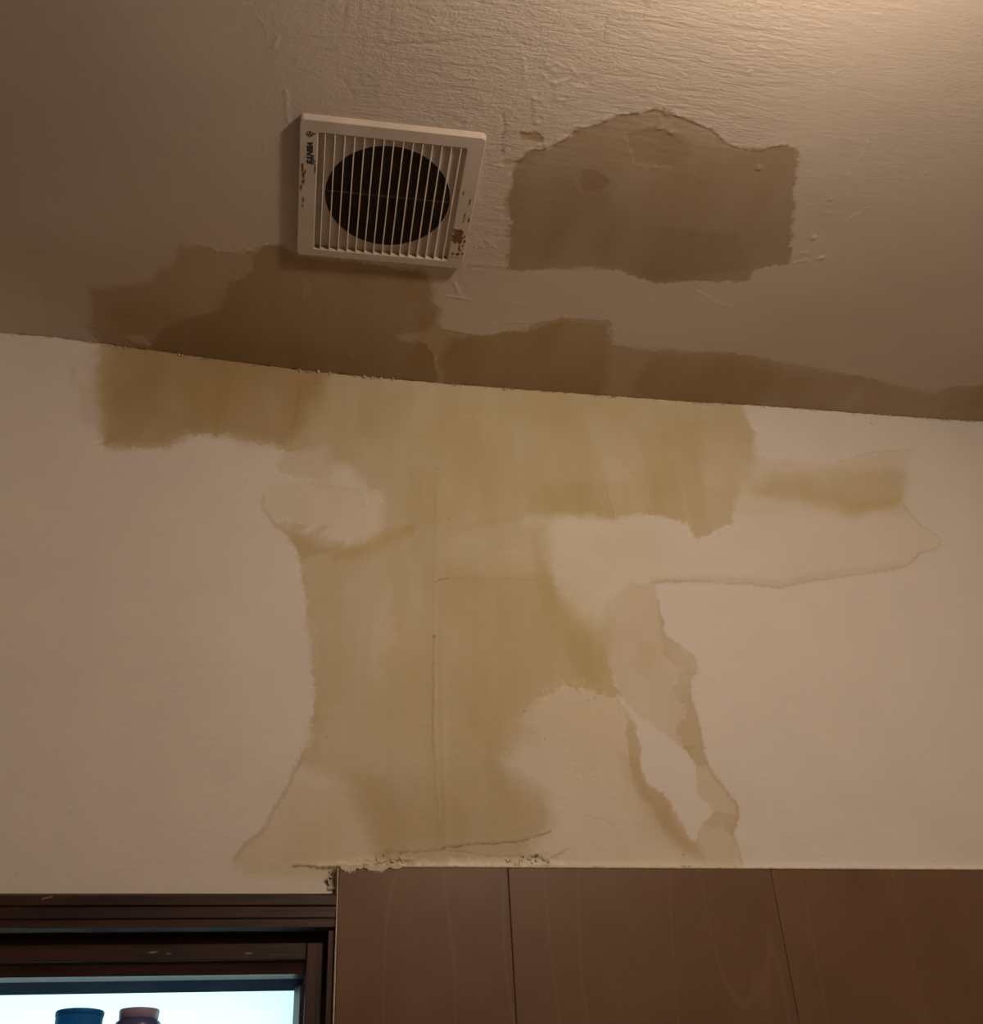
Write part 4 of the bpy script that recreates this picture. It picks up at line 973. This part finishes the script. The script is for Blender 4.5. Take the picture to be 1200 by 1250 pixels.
# cover: rounded outer shell with a rectangular opening
def rrect(hx0, hx1, hy0, hy1, r, z, n=5):
    pts = []
    for cx_, cy_, a0 in ((hx1 - r, hy1 - r, 0), (hx0 + r, hy1 - r, 90), (hx0 + r, hy0 + r, 180), (hx1 - r, hy0 + r, 270)):
        for k in range(n + 1):
            a = math.radians(a0 + 90 * k / n)
            pts.append((cx_ + r * math.cos(a), cy_ + r * math.sin(a), z))
    return pts
bm = bmesh.new()
loops = [rrect(-HX - .0012, HX + .0012, -HY - .0012, HY + .0012, 0.006, -0.0003), rrect(-HX - .0006, HX + .0006, -HY - .0006, HY + .0006, 0.006, -T * 0.85),
         rrect(-HX - 0.0002, HX + 0.0002, -HY - 0.0002, HY + 0.0002, 0.0055, -T + 0.0005), rrect(-HX + 0.0005, HX - 0.0005, -HY + 0.0005, HY - 0.0005, 0.005, -T),
         rrect(RX0 - 0.001, RX1 + 0.001, RY0 - 0.001, RY1 + 0.001, 0.0025, -T), rrect(RX0, RX1, RY0, RY1, 0.002, -T + 0.001), rrect(RX0 + 0.0005, RX1 - 0.0005, RY0 + 0.0005, RY1 - 0.0005, 0.002, -0.0040)]
vl = [[bm.verts.new(p) for p in L] for L in loops]
for a, b in zip(vl, vl[1:]):
    n = len(a)
    for k in range(n):
        bm.faces.new((a[k], a[(k + 1) % n], b[(k + 1) % n], b[k]))
bmesh.ops.recalc_face_normals(bm, faces=bm.faces[:])
mesh_obj('cover_frame', bm, M_COVER, fan)
# recessed panel with the round opening
OC, OR = (0.0010, 0.0015), 0.0732
bm = bmesh.new(); n = 72
ci = [bm.verts.new((OC[0] + OR * math.cos(2 * math.pi * k / n), OC[1] + OR * math.sin(2 * math.pi * k / n), -0.0042)) for k in range(n)]
ou = []
for k in range(n):
    c, s = math.cos(2 * math.pi * k / n), math.sin(2 * math.pi * k / n)
    hx = (RX1 - OC[0] + .0) if c > 0 else (OC[0] - RX0); hy = (RY1 - OC[1]) if s > 0 else (OC[1] - RY0)
    t = min(hx / abs(c) if abs(c) > 1e-6 else 9, hy / abs(s) if abs(s) > 1e-6 else 9)
    ou.append(bm.verts.new((OC[0] + t * c, OC[1] + t * s, -0.0042)))
for k in range(n):
    k2 = (k + 1) % n
    bm.faces.new((ci[k], ci[k2], ou[k2], ou[k]))
bmesh.ops.recalc_face_normals(bm, faces=bm.faces[:])
mesh_obj('back_panel', bm, M_COVER, fan)
# duct and dusty screen
bm = bmesh.new(); lathe(bm, [(OR + 0.0012, -0.0041), (OR + 0.0012, 0.10), (0.0002, 0.10)], 48, OC[0], OC[1], close=False)
mesh_obj('duct', bm, M_DARK, fan, True)
bm = bmesh.new()
step, wv = 0.0026, 0.00065
for k in range(-27, 28):
    p = k * step
    L = math.sqrt(max(0.0, 0.0728 ** 2 - p * p))
    if L > 0.006:
        box(bm, OC[0] - L, OC[0] + L, OC[1] + p - wv, OC[1] + p + wv, -0.0032, -0.0026)
        box(bm, OC[0] + p - wv, OC[0] + p + wv, OC[1] - L, OC[1] + L, -0.0037, -0.00325)
scr = mesh_obj('insect_screen', bm, M_MESH, fan); scr['kind'] = 'stuff'
bm = bmesh.new(); box(bm, OC[0] - 0.0725, OC[0] + 0.0725, -0.0010, 0.0014, -0.0038, -0.0022, 0.0005, 1)
mesh_obj('shutter_bar', bm, noise_mat('dusty_bar', (0.10, 0.078, 0.06), (0.15, 0.115, 0.09), 120, 0.8), fan)
# slats
bm = bmesh.new(); box(bm, -0.0006, 0.0006, RY0 + 0.0008, RY1 - 0.0008, -T + 0.0003, -0.0043, 0.00025, 1)
first = mesh_obj('slat', bm, noise_mat('pale_slat_plastic', (0.74, 0.66, 0.57), (0.80, 0.72, 0.62), 25, 0.4), fan)
for k in range(15):
    o = first if k == 0 else link(bpy.data.objects.new('slat', first.data), fan)
    o.location = (-0.0749 + k * (0.0767 + 0.0749) / 14, 0, 0)
# lettering and emblem on the left border, read from the near edge towards the wall
cu = bpy.data.curves.new('lettering', 'FONT'); cu.body = 'VENTS'; cu.size = 0.0072; cu.shear = 0.25; cu.extrude = 0.00012; cu.offset = 0.00052
cu.align_x = 'LEFT'; cu.space_character = 1.12
to = bpy.data.objects.new('lettering_curve', cu); COL.objects.link(to)
bpy.context.view_layer.update()
me = bpy.data.meshes.new_from_object(to.evaluated_get(bpy.context.evaluated_depsgraph_get()))
bpy.data.objects.remove(to, do_unlink=True)
xmax = max(v.co.x for v in me.vertices); xmin = min(v.co.x for v in me.vertices)
sc = 0.0305 / (xmax - xmin)
me.materials.clear(); me.materials.append(M_INK)
# letter direction -> +y, letter top -> +x, faces down
me.transform(Matrix(((0, 1.08, 0, 0), (sc, 0, 0, 0), (0, 0, -1, 0), (0, 0, 0, 1))))
me.name = 'lettering'
tx = link(bpy.data.objects.new('lettering', me), fan); tx.location = (-0.0937, -0.0706, -T - 0.00012)
tx['label'] = 'black slanted brand lettering on the cover border'
bm = bmesh.new(); box(bm, -0.0872, -0.0864, -0.0530, -0.0392, -T - 0.00022, -T + 0.0003)
mesh_obj('lettering_bar', bm, M_INK, fan)
bm = bmesh.new()
EC = (-0.0916, -0.0800); n = 24
def ring2(r0, r1, a0, a1, n):
    va = []
    for k in range(n + 1):
        a = a0 + (a1 - a0) * k / n
        va.append((bm.verts.new((EC[0] + r0 * math.cos(a), EC[1] + r0 * math.sin(a), -T - 0.0002)), bm.verts.new((EC[0] + r1 * math.cos(a), EC[1] + r1 * math.sin(a), -T - 0.0002))))
    for p, q in zip(va, va[1:]):
        bm.faces.new((p[0], p[1], q[1], q[0]))
ring2(0.0030, 0.0037, 0, 2 * math.pi, 28)
ring2(0.0002, 0.0010, 0, 2 * math.pi, 10)
for k in range(3):
    a = k * 2 * math.pi / 3 + 0.4
    vs = [bm.verts.new((EC[0] + r * math.cos(a + d), EC[1] + r * math.sin(a + d), -T - 0.0002)) for r, d in ((0.0006, 0), (0.0018, 0.55), (0.0028, 0.75), (0.0028, -0.05), (0.0017, -0.25))]
    bm.faces.new(vs)
for k in range(4):
    a = k * math.pi / 2 + 0.2
    vs = [bm.verts.new((EC[0] + r * math.cos(a + d), EC[1] + r * math.sin(a + d), -T - 0.0002)) for r, d in ((0.0036, -0.12), (0.0047, 0.0), (0.0036, 0.12))]
    bm.faces.new(vs)
bmesh.ops.solidify(bm, geom=bm.faces[:], thickness=0.0002)
mesh_obj('emblem', bm, M_INK, fan)
# grime: splashed brown patches on the cover (thin dried crusts)
def grime(cx_, cy_, w, hgt, seed, zz=None, n=16, jag=0.55):
    rg = random.Random(seed); bm = bmesh.new(); zz = -T if zz is None else zz
    lo, hi = [], []
    for k in range(n):
        a = 2 * math.pi * k / n; r = 1 - jag + jag * 1.4 * rg.random()
        ex = 1 / max(abs(math.cos(a)), abs(math.sin(a))) if n > 14 else 1.0
        p = (cx_ + w * r * ex * math.cos(a), cy_ + hgt * r * ex * math.sin(a))
        lo.append(bm.verts.new((*p, zz - 0.00025))); hi.append(bm.verts.new((*p, zz + 0.0003)))
    bm.faces.new(lo)
    for k in range(n):
        bm.faces.new((lo[k], hi[k], hi[(k + 1) % n], lo[(k + 1) % n]))
    bmesh.ops.recalc_face_normals(bm, faces=bm.faces[:])
    mesh_obj('grime_crust', bm, M_GRIME, fan)
grime(0.0905, 0.0455, 0.0068, 0.0125, 1, n=36, jag=0.30)
grime(0.0945, 0.0640, 0.0009, 0.0075, 2, n=10); grime(0.0995, 0.0540, 0.0016, 0.0030, 15, n=10)
for i, (a, b, w, q) in enumerate([(0.0880, 0.0745, .0018, .0032), (0.0945, 0.0745, .0032, .0028), (0.1000, 0.0735, .0014, .0034), (0.0870, 0.0800, .0014, .0011), (0.0925, 0.0805, .0016, .0010), (0.0955, 0.0800, .0013, .0010), (0.0985, 0.0600, .0014, .0026), (0.1000, 0.0190, .0016, .0060), (0.0940, 0.0170, .0007, .0090), (0.0972, -0.0080, .0013, .0065), (0.0880, -0.0205, .0011, .0042), (0.0985, 0.0460, .0014, .0024), (0.0965, 0.0680, .0012, .0020)]):
    grime(a, b, w, q, 40 + i, n=10)
for i, (a, b, w, q) in enumerate([(-0.0987, -0.0330, .0016, .0065), (-0.0975, -0.0240, .0018, .0060), (-0.0975, -0.0140, .0018, .0045), (-0.0998, -0.0060, .0014, .0060), (-0.0968, 0.0130, .0013, .0045), (-0.0845, -0.0340, .0014, .0075), (-0.0863, -0.0810, .0024, .0011), (-0.0972, 0.0210, .0009, .0025), (-0.0955, -0.0290, .0009, .0036), (-0.0850, -0.0440, .0008, .0020)]):
    grime(a, b, w, q, 60 + i, n=10)

# ------------------------------------------------------------------ bulb lamp hanging from the ceiling (out of the picture)
lamp = bpy.data.objects.new('bulb_lamp', None); link(lamp)
LZ = LAMP_POS[2] - HC
lamp.location = (LAMP_POS[0], LAMP_POS[1], HC)
tag(lamp, 'lit warm bulb in a short holder hanging below the bathroom ceiling', 'lamp')
bm = bmesh.new(); lathe(bm, [(0.0002, 0.001), (0.045, 0.001), (0.045, -0.012), (0.020, -0.022), (0.0002, -0.022)], 32, close=False)
bmesh.ops.recalc_face_normals(bm, faces=bm.faces[:])
mesh_obj('ceiling_rose', bm, M_COVER, lamp, True)
bm = bmesh.new(); lathe(bm, [(0.004, -0.021), (0.004, LZ + 0.085), (0.018, LZ + 0.080), (0.018, LZ + 0.040), (0.0002, LZ + 0.040)], 24, close=False)
bmesh.ops.recalc_face_normals(bm, faces=bm.faces[:])
mesh_obj('lamp_holder', bm, M_COVER, lamp, True)
bm = bmesh.new()
prof = [(0.014, LZ + 0.041)]
for k in range(1, 14):
    a = math.radians(25 + 155 * k / 13)
    prof.append((max(0.0002, 0.040 * math.sin(a)), LZ + 0.040 * math.cos(a)))
lathe(bm, prof, 32, close=False)
bmesh.ops.recalc_face_normals(bm, faces=bm.faces[:])
mesh_obj('bulb', bm, M_BULB, lamp, True)
